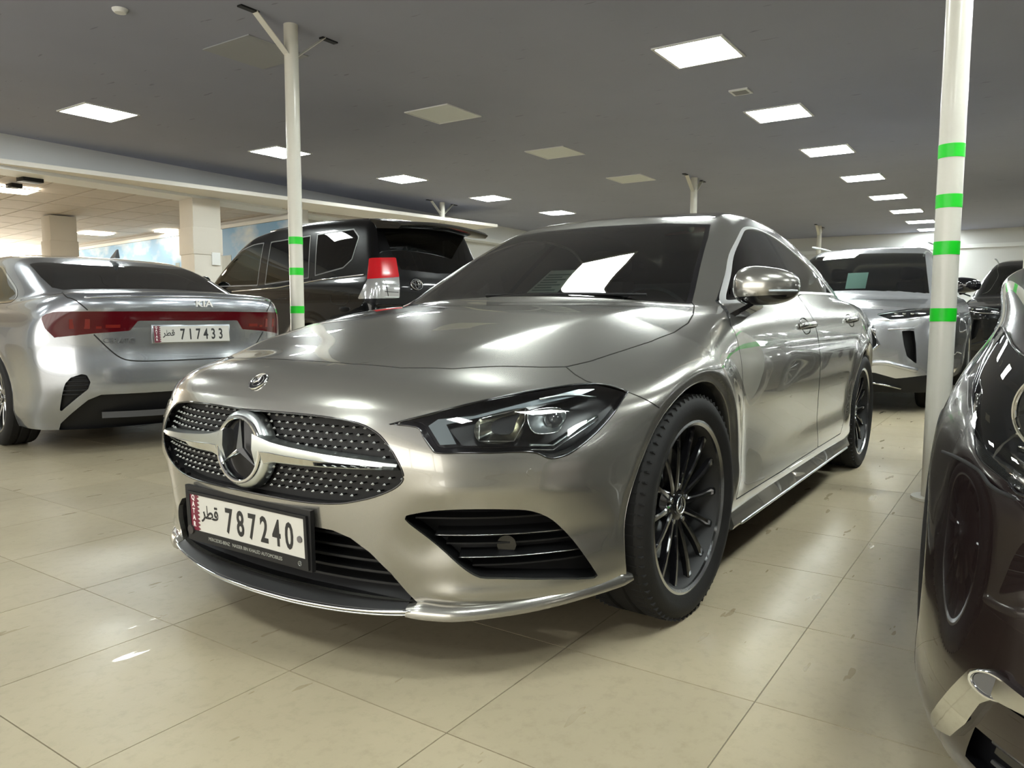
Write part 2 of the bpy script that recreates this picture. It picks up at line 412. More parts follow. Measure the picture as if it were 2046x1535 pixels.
# ------------------------------------------------------------------ room
ZC = 3.15
def floor_mat():
    m, nt, b = new_mat('beige_tile'); L = nt.links
    g = node(nt, 'ShaderNodeNewGeometry')
    n1 = node(nt, 'ShaderNodeTexNoise'); n1.inputs['Scale'].default_value = 1.3; n1.inputs['Detail'].default_value = 8; n1.inputs['Roughness'].default_value = 0.6; L.new(g.outputs['Position'], n1.inputs['Vector'])
    n2 = node(nt, 'ShaderNodeTexNoise'); n2.inputs['Scale'].default_value = 26; n2.inputs['Detail'].default_value = 8; n2.inputs['Roughness'].default_value = 0.7; L.new(g.outputs['Position'], n2.inputs['Vector'])
    oi = node(nt, 'ShaderNodeObjectInfo')
    cr = node(nt, 'ShaderNodeValToRGB'); cr.color_ramp.elements[0].color = (0.375, 0.322, 0.218, 1); cr.color_ramp.elements[1].color = (0.435, 0.374, 0.255, 1); cr.color_ramp.elements[0].position = 0.35; cr.color_ramp.elements[1].position = 0.68
    L.new(n1.outputs['Fac'], cr.inputs[0])
    mx = node(nt, 'ShaderNodeMix', data_type='RGBA', blend_type='MULTIPLY'); mx.inputs[0].default_value = 1.0; L.new(cr.outputs[0], mx.inputs[6])
    c2 = node(nt, 'ShaderNodeValToRGB'); c2.color_ramp.elements[0].color = (0.86, 0.85, 0.83, 1); c2.color_ramp.elements[1].color = (1, 1, 1, 1); c2.color_ramp.elements[0].position = 0.28; c2.color_ramp.elements[1].position = 0.5
    L.new(n2.outputs['Fac'], c2.inputs[0]); L.new(c2.outputs[0], mx.inputs[7])
    hv = node(nt, 'ShaderNodeMapRange'); hv.inputs[3].default_value = 0.95; hv.inputs[4].default_value = 1.05; L.new(oi.outputs['Random'], hv.inputs[0])
    m2 = node(nt, 'ShaderNodeMix', data_type='RGBA', blend_type='MULTIPLY'); m2.inputs[0].default_value = 1.0; L.new(mx.outputs[2], m2.inputs[6]); L.new(hv.outputs[0], m2.inputs[7])
    L.new(m2.outputs[2], b.inputs['Base Color'])
    mr = node(nt, 'ShaderNodeMapRange'); mr.inputs[1].default_value = 0.3; mr.inputs[2].default_value = 0.7; mr.inputs[3].default_value = 0.27; mr.inputs[4].default_value = 0.40
    n3 = node(nt, 'ShaderNodeTexNoise'); n3.inputs['Scale'].default_value = 3.0; n3.inputs['Detail'].default_value = 9; n3.inputs['Roughness'].default_value = 0.65; L.new(g.outputs['Position'], n3.inputs['Vector'])
    L.new(n3.outputs['Fac'], mr.inputs[0]); L.new(mr.outputs[0], b.inputs['Roughness'])
    b.inputs['Specular IOR Level'].default_value = 0.45
    mp = node(nt, 'ShaderNodeMapping'); mp.inputs['Scale'].default_value = (3.5, 16.0, 1.0); L.new(g.outputs['Position'], mp.inputs[0])
    n4 = node(nt, 'ShaderNodeTexNoise'); n4.inputs['Scale'].default_value = 1.0; n4.inputs['Detail'].default_value = 3; L.new(mp.outputs[0], n4.inputs['Vector'])
    sm = node(nt, 'ShaderNodeMapRange'); sm.inputs[1].default_value = 0.67; sm.inputs[2].default_value = 0.70; sm.inputs[3].default_value = 0.0; sm.inputs[4].default_value = 1.0; L.new(n4.outputs['Fac'], sm.inputs[0])
    mxr = node(nt, 'ShaderNodeMix', data_type='FLOAT'); mxr.inputs[3].default_value = 0.07; L.new(sm.outputs[0], mxr.inputs[0]); L.new(mr.outputs[0], mxr.inputs[2]); L.new(mxr.outputs[0], b.inputs['Roughness'])
    bp = node(nt, 'ShaderNodeBump'); bp.inputs['Strength'].default_value = 0.12; bp.inputs['Distance'].default_value = 0.003; L.new(n2.outputs['Fac'], bp.inputs['Height']); L.new(bp.outputs['Normal'], b.inputs['Normal'])
    return m
M_TILE = floor_mat()
M_GROUT = pbr('grout', (0.22, 0.195, 0.14), 0.9, var=0.4, scale=6)
def ceil_mat():
    m = pbr('ceiling_grey', (0.33, 0.345, 0.43), 0.9, var=0.06, scale=1.2, bump=0.25, bscale=60); nt = m.node_tree; L = nt.links; b = nt.nodes['Principled BSDF']
    src = b.inputs['Base Color'].links[0].from_socket; tc = node(nt, 'ShaderNodeTexCoord'); mp = node(nt, 'ShaderNodeMapping'); mp.inputs['Scale'].default_value = (9, 1.6, 1); mp.inputs['Rotation'].default_value = (0, 0, 0.5); L.new(tc.outputs['Object'], mp.inputs[0])
    nz = node(nt, 'ShaderNodeTexNoise'); nz.inputs['Scale'].default_value = 2.2; nz.inputs['Detail'].default_value = 2; L.new(mp.outputs[0], nz.inputs['Vector'])
    mr = node(nt, 'ShaderNodeMapRange'); mr.inputs[1].default_value = 0.71; mr.inputs[2].default_value = 0.74; mr.inputs[3].default_value = 0; mr.inputs[4].default_value = 0.45; L.new(nz.outputs['Fac'], mr.inputs[0])
    mx = node(nt, 'ShaderNodeMix', data_type='RGBA'); mx.inputs[7].default_value = (0.10, 0.10, 0.11, 1); L.new(mr.outputs[0], mx.inputs[0]); L.new(src, mx.inputs[6]); L.new(mx.outputs[2], b.inputs['Base Color'])
    return m
M_CEIL = ceil_mat()
M_WALL = pbr('wall_white', (0.62, 0.62, 0.61), 0.8, var=0.03, scale=2)
M_BEAM = pbr('beam_white', (0.66, 0.67, 0.68), 0.7, var=0.03, scale=3)
M_POST = pbr('post_cream', (0.66, 0.64, 0.56), 0.35, coat=0.3, coat_rough=0.15, var=0.05, scale=9, bump=0.1, bscale=30)
M_GREEN = pbr('green_tape', (0.01, 0.62, 0.02), 0.4)
M_PANEL = emit_mat('lit_panel', (0.93, 1.0, 0.97), PANEL_POWER)
M_PANEL_OFF = pbr('unlit_panel', (0.72, 0.74, 0.72), 0.5)
M_FRAME = pbr('panel_frame', (0.75, 0.76, 0.75), 0.5)

floor = box('floor', (-6.5, -6.0, -0.053), (30.0, 34.0, 0.1), M_GROUT); tag(floor, kind='structure')
TS = 0.505; TX0, TY0 = 0.40, 1.20; GW = 0.003
def cam_px(x, y, z):
    d = Vector((x, y, z))-Vector(CAM_LOC); w = d.dot(_f)
    return (1023+1520*d.dot(_r)/w, 767.5-1520*d.dot(_u)/w, w)
bm = bmesh.new(); box_bm(bm, (0, 0, -0.0015), (TS-GW, TS-GW, 0.003)); tile_me = bpy.data.meshes.new('tile'); bm.to_mesh(tile_me); bm.free(); tile_me.materials.append(M_TILE)
cands = []; 
for i in range(-45, 12):
    for j in range(-46, 18):
        x, y = TX0-TS/2+i*TS, TY0-TS/2+j*TS
        if not (-21.4 < x < 7.5 and -22.6 < y < 9.4): continue
        u, v, w = cam_px(x, y, 0)
        vis = w > 0.3 and -250 < u < 2300 and v < 1800
        cands.append((-(1.0/w**2) if vis else 1.0, x, y))
cands.sort()
for (k, x, y) in cands[:300]:
    o = link('tile', tile_me, None, floor); o.location = (x, y, 0.0)
    # children of the floor sit in its space (floor has no transform of its own)
bm = bmesh.new(); h = (TS-GW)/2
for (k, x, y) in cands[300:]:
    vs = [bm.verts.new((x+a*h, y+b*h, 0.0)) for a, b in ((-1, -1), (1, -1), (1, 1), (-1, 1))]; bm.faces.new(vs)
o = bm_obj('tile_field', bm, M_TILE, floor); tag(o, kind='stuff')

box('ceiling', (-7.4, -0.4, ZC+0.05), (28.6, 19.4, 0.1), M_CEIL)['kind'] = 'structure'
for nm, c, s in (('wall_end', (-21.5, -6.5, 1.6), (0.2, 32.6, 3.2)), ('wall_front', (7.1, -6.5, 1.6), (0.2, 32.6, 3.2)), ('wall_right', (-7.2, 9.4, 1.6), (28.8, 0.2, 3.2))):
    tag(box(nm, c, s, M_WALL), kind='structure')
tag(box('wall_left', (-14.4, -10.05, 1.45), (14.2, 0.2, 2.9), M_WALL), kind='structure')
BA = -0.085
beam = box('trim_1', (0, 0, 0), (29.5, 0.45, 0.40), M_BEAM); beam.location = (-7.2, -9.55, 3.0); beam.rotation_euler = (0, 0, 0.045); tag(beam, kind='structure')
tag(box('trim_3', (-21.37, 0, 2.72), (0.06, 18.6, 0.10), M_FRAME), kind='structure')

def light_panel(x, y, z=ZC, s=0.57, lit=True, label='', group=None, mat=None):
    r = empty('ceiling_light', (x, y, z))
    bm = bmesh.new()
    for a, b, w, d in ((s/2+0.012, 0, 0.024, s+0.048), (-s/2-0.012, 0, 0.024, s+0.048), (0, s/2+0.012, s, 0.024), (0, -s/2-0.012, s, 0.024)):
        box_bm(bm, (a, b, -0.006), (w, d, 0.012))
    bm_obj('frame', bm, M_FRAME, r)
    box('diffuser', (0, 0, -0.004), (s, s, 0.006), mat or (M_PANEL if lit else M_PANEL_OFF), r)
    tag(r, label, 'light', group); return r
ordn = ['nearest', 'second', 'third', 'fourth', 'fifth', 'sixth', 'seventh', 'eighth']
for k in range(8):
    light_panel((-4.40, -6.82, -9.16, -11.65, -14.12, -16.5, -18.75, -20.75)[k], -0.80+0.03*k, label='square ceiling light, %s from the camera in the right-hand row of lit panels' % ordn[k], group='lit ceiling panels')
for k in range(6):
    light_panel(-2.55-2.51*k, -7.10, label='square ceiling light, %s from the camera in the left-hand row of lit panels' % ordn[k], group='lit ceiling panels')
for k in range(3):
    light_panel(-4.75-2.45*k, -3.92, lit=False, label='unlit pale ceiling panel, %s from the camera between the two lit rows' % ordn[k], group='unlit ceiling panels')
tag(box('ceiling_hatch', (-2.28, -3.98, ZC-0.004), (0.62, 0.62, 0.008), pbr('hatch', (0.34, 0.35, 0.37), 0.8)), 'large square ceiling hatch beside the left pillar head, dull grey', 'hatch')
# rows that go on over and behind the camera
for k in (0, 2, 3):
    light_panel(-1.97+2.43*k, -0.83, label='square ceiling light overhead, %s past the picture in the right-hand row' % ordn[k], group='lit ceiling panels')
for k in range(4):
    light_panel(-0.04+2.51*k, -7.10, label='square ceiling light overhead, %s past the picture in the left-hand row' % ordn[k], group='lit ceiling panels')
for k in range(9):
    light_panel(-16.55+2.43*k, 2.35, label='square ceiling light over the dark car bay, %s from the end wall' % (ordn+['ninth'])[k], group='lit ceiling panels')
for k in range(8):
    light_panel(-16.55+2.43*k, 5.5, label='square ceiling light in the row beyond the dark car, %s from the end wall' % ordn[k], group='lit ceiling panels')

def post(x, y, name_label, tapes, struts=True, r=0.055, ztop=ZC):
    p = empty('post', (x, y, 0)); tag(p, name_label, 'post', 'round posts')
    lathe('shaft', [(0.0, 0.0), (r, 0.0), (r, ztop), (0.0, ztop)], M_POST, p, n=32, axis='z')
    lathe('base_plate', [(0.0, 0.0), (0.10, 0.0), (0.10, 0.012), (r, 0.014)], M_POST, p, n=32, axis='z')
    for z, hgt in tapes:
        lathe('tape', [(r+0.0002, z-hgt/2), (r+0.0015, z-hgt/2), (r+0.0015, z+hgt/2), (r+0.0002, z+hgt/2)], M_GREEN, p, n=32, axis='z')
    if struts:
        for dx in (1, -1):
            sweep('strut', [Vector((dx*0.045, 0, ztop-0.235)), Vector((dx*0.335, 0, ztop-0.006))], [(-0.030, -0.003), (0.030, -0.003), (0.030, 0.003), (-0.030, 0.003)], M_POST, p, up=(0, 0, 1))
            box('bracket', (dx*0.39, 0.0, ztop-0.006), (0.16, 0.05, 0.012), M_BLACK, p)
    return p

TP = [(1.655, 0.062), (1.425, 0.062), (1.208, 0.062), (0.895, 0.062)]
post(-2.06, 1.335, 'cream post with four green tape bands, between the saloon and the dark car', TP)
post(-2.03, -3.23, 'cream post with forked top and green bands, behind the silver saloon on the left', [(1.48, 0.058), (1.235, 0.058), (0.93, 0.058)])
post(-10.15, -3.02, 'distant cream forked post showing above the roof of the champagne saloon', [(1.4, 0.06)])
post(-10.0, -8.25, 'distant white forked post against the beam, above the black four-wheel drive', [(1.4, 0.06)])
post(-9.9, 1.62, 'distant cream post with a green band at the right edge, beyond the dark car', [(1.40, 0.06), (1.2, 0.06), (0.92, 0.06)])
post(-18.4, -2.85, 'farthest thin post, rising behind the roof of the silver off-roader', [])

# ------------------------------------------------------------------ hall beyond the beam
HA = math.radians(-7.5); HZ = 2.74
M_HCEIL = pbr('hall_ceiling_board', (0.52, 0.47, 0.42), 0.75, var=0.12, scale=5)
M_HGRID = pbr('hall_ceiling_grid', (0.80, 0.76, 0.70), 0.6)
M_COL = pbr('hall_column', (0.66, 0.62, 0.55), 0.7, var=0.03, scale=4)
hall = box('ceiling_hall', (0, 0, 0), (17.0, 15.5, 0.06), M_HGRID); hall.location = (-3.9, -16.6, HZ+0.045); hall.rotation_euler = (0, 0, HA); tag(hall, kind='structure')
bm = bmesh.new(); box_bm(bm, (0, 0, 0), (0.585, 1.17, 0.016)); pm = bpy.data.meshes.new('ceiling_board'); bm.to_mesh(pm); bm.free(); pm.materials.append(M_HCEIL)
nb_ = 0
for i in range(-9, 10):
    for j in range(-4, 7):
        if nb_ < 300:
            o = link('ceiling_board', pm, None, hall); o.location = (i*0.61, j*1.21-1.0, -0.035); nb_ += 1
def hw(x, y): # hall frame -> world
    c, s_ = math.cos(HA), math.sin(HA); return (x*c-y*s_, x*s_+y*c)
mw = box('wall_mural', (0, 0, 0), (0.15, 14.5, 2.85), M_WALL); mw.location = (-8.15, -16.3, 1.4); mw.rotation_euler = (0, 0, HA); tag(mw, kind='structure')
def mural_mat():
    m, nt, b = new_mat('mural_print'); L = nt.links
    tc = node(nt, 'ShaderNodeTexCoord'); mp = node(nt, 'ShaderNodeMapping'); mp.inputs['Scale'].default_value = (1, 0.55, 1.1); L.new(tc.outputs['Object'], mp.inputs[0])
    nz = node(nt, 'ShaderNodeTexNoise'); nz.inputs['Scale'].default_value = 1.1; nz.inputs['Detail'].default_value = 7; L.new(mp.outputs[0], nz.inputs['Vector'])
    cr = node(nt, 'ShaderNodeValToRGB'); e = cr.color_ramp.elements; e[0].position = 0.46; e[0].color = (0.13, 0.36, 0.66, 1); e[1].position = 0.64; e[1].color = (0.70, 0.76, 0.78, 1)
    L.new(nz.outputs['Fac'], cr.inputs[0]); L.new(cr.outputs[0], b.inputs['Base Color']); b.inputs['Roughness'].default_value = 0.5
    return m
mural = empty('wall_mural_print', (-8.05, -16.3, 0.0), HA); tag(mural, 'wide wall print of a blue sky with clouds and city towers', 'mural')
box('printed_sky', (0, 0, 1.60), (0.012, 14.3, 2.0), mural_mat(), mural)
M_TOWER = pbr('printed_tower', (0.25, 0.33, 0.36), 0.6, var=0.25, scale=6); M_TOWER2 = pbr('printed_tower_pale', (0.50, 0.57, 0.58), 0.6, var=0.2, scale=6)
rt_ = random.Random(3)
for k, (yy, ww, hh, mt) in enumerate([(2.75, 0.22, 1.62, 1), (2.45, 0.20, 1.40, 0), (3.05, 0.30, 1.30, 1), (2.15, 0.25, 1.22, 1), (1.85, 0.3, 1.10, 0), (3.4, 0.16, 1.72, 0), (3.7, 0.3, 1.35, 1), (4.1, 0.35, 1.2, 0), (4.6, 0.4, 1.45, 1), (5.2, 0.4, 1.15, 0), (1.4, 0.35, 1.0, 1), (0.8, 0.3, 0.95, 0)]):
    MM = Matrix(((0, 0, 1, 0.006), (1, 0, 0, yy), (0, 1, 0, 0.62), (0, 0, 0, 1)))
    pts = [(-ww/2, 0), (ww/2, 0), (ww/2, hh*0.9), (ww*0.2, hh), (-ww*0.1, hh*0.97), (-ww/2, hh*0.86)] if k % 3 == 0 else [(-ww/2, 0), (ww/2, 0), (ww/2, hh), (-ww/2, hh)]
    prism('printed_tower', pts, 0.002+0.0004*k, MM, M_TOWER if mt == 0 else M_TOWER2, mural)
box('mural_trim', (0.01, 0, 2.64), (0.03, 14.3, 0.07), M_FRAME, mural)
def column(x, y, w, label):
    c = empty('column', (x, y, 0), HA); tag(c, label, 'column')
    box('shaft', (0, 0, 1.36), (w, w, 2.72), M_COL, c, bev=0.01); box('plinth', (0, 0, 0.6), (w+0.04, w+0.04, 1.2), M_COL, c, bev=0.01)
    box('band', (0, 0, 2.05), (w+0.03, w+0.03, 0.42), M_COL, c, bev=0.008)
    box('switch_box', (-0.12, w/2+0.015, 1.78), (0.14, 0.03, 0.2), M_FRAME, c, bev=0.004)
column(-5.35, -9.45, 0.46, 'square cream column under the beam, beside the black four-wheel drive')
column(-5.15, -13.6, 0.46, 'square cream column standing out in the hall, behind the silver saloon')
M_HPANEL = emit_mat('hall_panel', (1.0, 0.88, 0.70), 14.0)
for (u_, v_, lab) in ((20, 378, 'warm ceiling light in the hall at the far left edge'), (192, 466, 'warm ceiling light in the hall right of the far column'), (345, 462, 'warm ceiling light in the hall nearest the mural')):
    d = _f+_r*((u_-1023)/1520)-_u*((v_-767.5)/1520); t = (HZ-0.01-CAM_LOC[2])/d.z
    o = light_panel(CAM_LOC[0]+t*d.x, CAM_LOC[1]+t*d.y, HZ-0.02, 0.58, True, lab, 'hall ceiling lights', M_HPANEL); o.rotation_euler = (0, 0, HA)
for k, (x_, y_) in enumerate(((-1.0, -13.5), (-1.6, -18.0), (-4.6, -19.5))):
    o = light_panel(x_, y_, HZ-0.02, 0.58, True, 'warm hall ceiling light hidden past the left edge, %s' % ordn[k], 'hall ceiling lights', M_HPANEL); o.rotation_euler = (0, 0, HA)
for k, (u_, v_) in enumerate(((60, 357), (28, 369))):
    d = _f+_r*((u_-1023)/1520)-_u*((v_-767.5)/1520); t = (HZ-0.03-CAM_LOC[2])/d.z
    o = box('ceiling_vent', (CAM_LOC[0]+t*d.x, CAM_LOC[1]+t*d.y, HZ-0.05), (0.26-0.12*k, 0.2, 0.06), M_BLACK, bev=0.005); tag(o, ('wide' if k == 0 else 'small')+' dark box on the hall ceiling near the left edge', 'vent')
hall_glow = box('added_hall_glow', (0, 0, 0), (8.5, 0.05, 2.2), emit_mat('hall_glow_emit', (1.0, 0.92, 0.76), 4.0)); hall_glow.location = (-4.4, -23.2, 1.4); hall_glow.rotation_euler = (0, 0, HA); tag(hall_glow, kind='structure')  # glowing sheet added for the blown-out cream light at the hall's far end
for k in range(8):
    c = hw(-4.0+k*1.15, 0.06); o = box('glow_bar', (-4.0+k*1.15, 0.05, 0), (0.07, 0.06, 2.2), M_FRAME, hall_glow)
tag(box('wall_hall_far', (-4, -23.55, 1.4), (19, 0.12, 2.9), M_WALL), kind='structure')
tag(box('wall_hall_side', (4.2, -16.5, 1.4), (0.15, 14.5, 2.9), M_WALL), kind='structure')
# beam ledge
o = box('trim_2', (0, 0, 0), (29.5, 0.5, 0.09), pbr('beam_ledge', (0.74, 0.75, 0.75), 0.6)); o.location = (-7.2, -9.57, 2.755); o.rotation_euler = (0, 0, 0.045); tag(o, kind='structure')
# small ceiling fittings
sv = empty('ceiling_vent', (-5.74, -0.86, ZC)); tag(sv, 'small square ceiling grille between the two nearest right-hand lights', 'vent')
box('vent_frame', (0, 0, -0.008), (0.19, 0.19, 0.016), M_FRAME, sv); box('vent_core', (0, 0, -0.013), (0.14, 0.14, 0.01), pbr('vent_core', (0.25, 0.25, 0.25), 0.7), sv)
tag(lathe('smoke_detector', [(0.0, -0.03), (0.04, -0.028), (0.055, -0.012), (0.058, 0.0)], M_FRAME, None, n=24, axis='z'), 'small round smoke detector on the ceiling at upper left', 'smoke detector').location = (-1.12, -4.04, ZC)

# unseen bright opening added behind the camera to light bumper and foreground floor
front_opening = box('added_front_opening', (0, 0, 0), (0.05, 11.0, 2.3), emit_mat('front_opening_glow', (1.0, 0.96, 0.87), 1.45)); front_opening.location = (6.95, -2.0, 1.4); tag(front_opening, kind='structure')
for k_ in range(9): box('glow_bar', (-0.05, -5.0+k_*1.25, 0), (0.06, 0.07, 2.3), M_FRAME, front_opening)
# ------------------------------------------------------------------ silver coupe saloon (main car)
def make_cla_F():
    Hc = spl([(1.2, 0.40), (0.97, 0.60), (0.91, 0.675), (0.85, 0.728), (0.78, 0.754), (0.687, 0.773), (0.55, 0.797), (0.4, 0.830), (0.2, 0.870), (0, 0.902), (-0.2, 0.927), (-0.4, 0.946), (-0.6, 0.958), (-1.0, 0.962), (-2.0, 0.975), (-2.8, 1.0), (-3.3, 1.0), (-3.6, 0.985), (-3.9, 0.93)], 0.035)
    fx = zspl([(0.0, 0.78), (0.16, 0.83), (0.22, 0.85), (0.30, 0.872), (0.40, 0.884), (0.50, 0.892), (0.58, 0.893), (0.645, 0.886), (0.70, 0.872), (0.80, 0.83), (1.2, 0.6)], 0.025)
    W0 = spl([(1.0, 0.86), (0.6, 0.885), (0.3, 0.902), (0.0, 0.912), (-0.45, 0.902), (-1.3, 0.896), (-2.1, 0.902), (-2.73, 0.907), (-3.2, 0.862), (-3.5, 0.80), (-3.8, 0.80)], 0.12)
    gz = zspl([(0.0, -0.10), (0.18, -0.045), (0.24, -0.012), (0.32, -0.014), (0.40, -0.022), (0.50, -0.016), (0.62, -0.003), (0.70, 0.0), (0.78, -0.007), (0.85, -0.024), (0.90, -0.047), (0.95, -0.08), (1.0, -0.125), (1.1, -0.22)], 0.025)
    wb = spl([(0.0, 0.66), (-0.3, 0.755), (-0.6, 0.80), (-1.0, 0.818), (-1.6, 0.822), (-2.2, 0.802), (-2.7, 0.75), (-3.1, 0.69), (-3.5, 0.62), (-3.9, 0.55)], 0.10)
    zr = spl([(0.2, 0.64), (-0.35, 0.945), (-0.6, 1.076), (-0.85, 1.199), (-1.1, 1.312), (-1.25, 1.357), (-1.5, 1.394), (-1.75, 1.41), (-2.0, 1.407), (-2.3, 1.375), (-2.6, 1.315), (-2.9, 1.23), (-3.2, 1.13), (-3.5, 1.04), (-3.7, 1.0), (-4.0, 0.9)], 0.06)
    cr = spl([(0.9, 0.17), (0.5, 0.165), (0.2, 0.14), (-0.2, 0.105), (-0.5, 0.065), (-0.9, 0.02), (-2.6, 0.02), (-3.2, 0.06)], 0.1)
    bow = spl([(0, 0.36), (-0.7, 0.35), (-1.25, 0.18), (-1.7, 0.0), (-2.4, -0.10), (-3.0, -0.2)], 0.1)
    rx = zspl([(0.0, -3.60), (0.3, -3.72), (0.6, -3.77), (0.85, -3.76), (0.98, -3.77), (1.2, -3.7)], 0.03)
    def F(x, y, z):
        y2 = y*y; ay = np.sqrt(y2+1e-8)
        arch = 0.0
        for xc in (0.0, -2.729):
            rr = np.sqrt((x-xc)**2+(z-0.331)**2)-0.405
            arch = arch+np.exp(-(rr/np.where(rr > 0, 0.065, 0.022))**2)*0.013
        side = ay-(W0(x)+gz(z)+arch*sstep(z, 0.25, 0.4))
        front = (x-(fx(z)-(0.25+0.07*sstep(z, 0.5, 0.66))*y2-0.46*y2*y2))*0.93
        dent = 0.020*np.exp(-((z-0.355)/0.06)**2)*sstep(ay, 0.42, 0.56)*(1-sstep(ay, 0.80, 0.9)) - 0.006*np.exp(-((z-0.475)/0.03)**2)*sstep(ay, 0.45, 0.6) - 0.016*np.exp(-((z-0.215)/0.03)**2)*sstep(ay, 0.45, 0.6)
        front = front+dent
        yc = 0.555-0.22*x
        wd = sstep(x, -0.50, -0.28)*(1-sstep(x, 0.40, 0.72))
        soft = 0.5*((ay-yc)+np.sqrt((ay-yc)**2+0.022**2))-0.5*(-yc+np.sqrt(yc*yc+0.022**2))
        drop0 = cr(x)*y2+0.14*y2*y2*sstep(x, -0.2, 0.7)
        drop1 = 0.045*y2+np.maximum(cr(x)*0.49+0.0336*sstep(x, -0.2, 0.7)-0.022, 0.0)/np.maximum(0.70-yc, 0.12)*soft
        H = Hc(x)-drop0*(1-wd)-drop1*wd
        top = (z-H)*0.97
        rear = (rx(z)+0.16*y2+0.25*y2*y2)-x
        f = smax(front, side, 0.30)
        f = smax(f, top, 0.10+0.06*sstep(x, 0.3, 0.7))
        f = smax(f, rear, 0.22)
        bottom = 0.16-z
        f = smax(f, bottom, 0.05)
        # cabin
        zz = smax(z-0.95, 0*z-0.01, 0.06)
        cs = (ay-(wb(x)-0.55*zz-0.35*zz*zz))*0.89
        xb = x+bow(x)*y2
        ct = (z-(zr(xb)-0.055*y2))*0.87
        c = smax(cs, ct, 0.13)
        c = np.maximum(c, 0.7-z)
        return smin(f, c, 0.05)
    return F
F_CLA = make_cla_F()

def solve_axis(F, p, axis, a, b, n=34):
    """first zero of F along an axis from a (outside) to b (inside), vectorised over rows of p"""
    p = np.array(p, float); lo = np.full(len(p), float(a)); hi = np.full(len(p), float(b))
    for _ in range(n):
        m = (lo+hi)/2; q = p.copy(); q[:, axis] = m
        ins = F(q[:, 0], q[:, 1], q[:, 2]) < 0
        hi = np.where(ins, m, hi); lo = np.where(ins, lo, m)
    p[:, axis] = (lo+hi)/2; return p

def cut_region(tm, px, py, poly, mask=None, inset=0.0):
    f = pdist(px, py, poly)+inset
    if mask is not None: f = np.where(mask, f, np.abs(f)+0.02)
    return tm.cut(f)
def mark(tm, f, lab, only=0):
    r = (tm.tri_mean(f) < 0) & (tm.L == only); tm.L[r] = lab
def groove(tm, f, w=0.0022, depth=0.006, lab=99):
    """turn the zero line of f into a V-shaped joint"""
    z = f == 0
    g = tm.cut(np.abs(f)-w, snap=0.0)
    z = np.concatenate([z, np.zeros(len(g)-len(z), bool)])
    strip = (tm.tri_mean(g) < 0) & (tm.L == 0)
    v = np.unique(tm.T[strip]); v = v[z[v]]
    tm.P[v] -= tm.N[v]*depth
    tm.L[strip] = lab
    return np.concatenate([f, np.full(len(g)-len(f), w)])

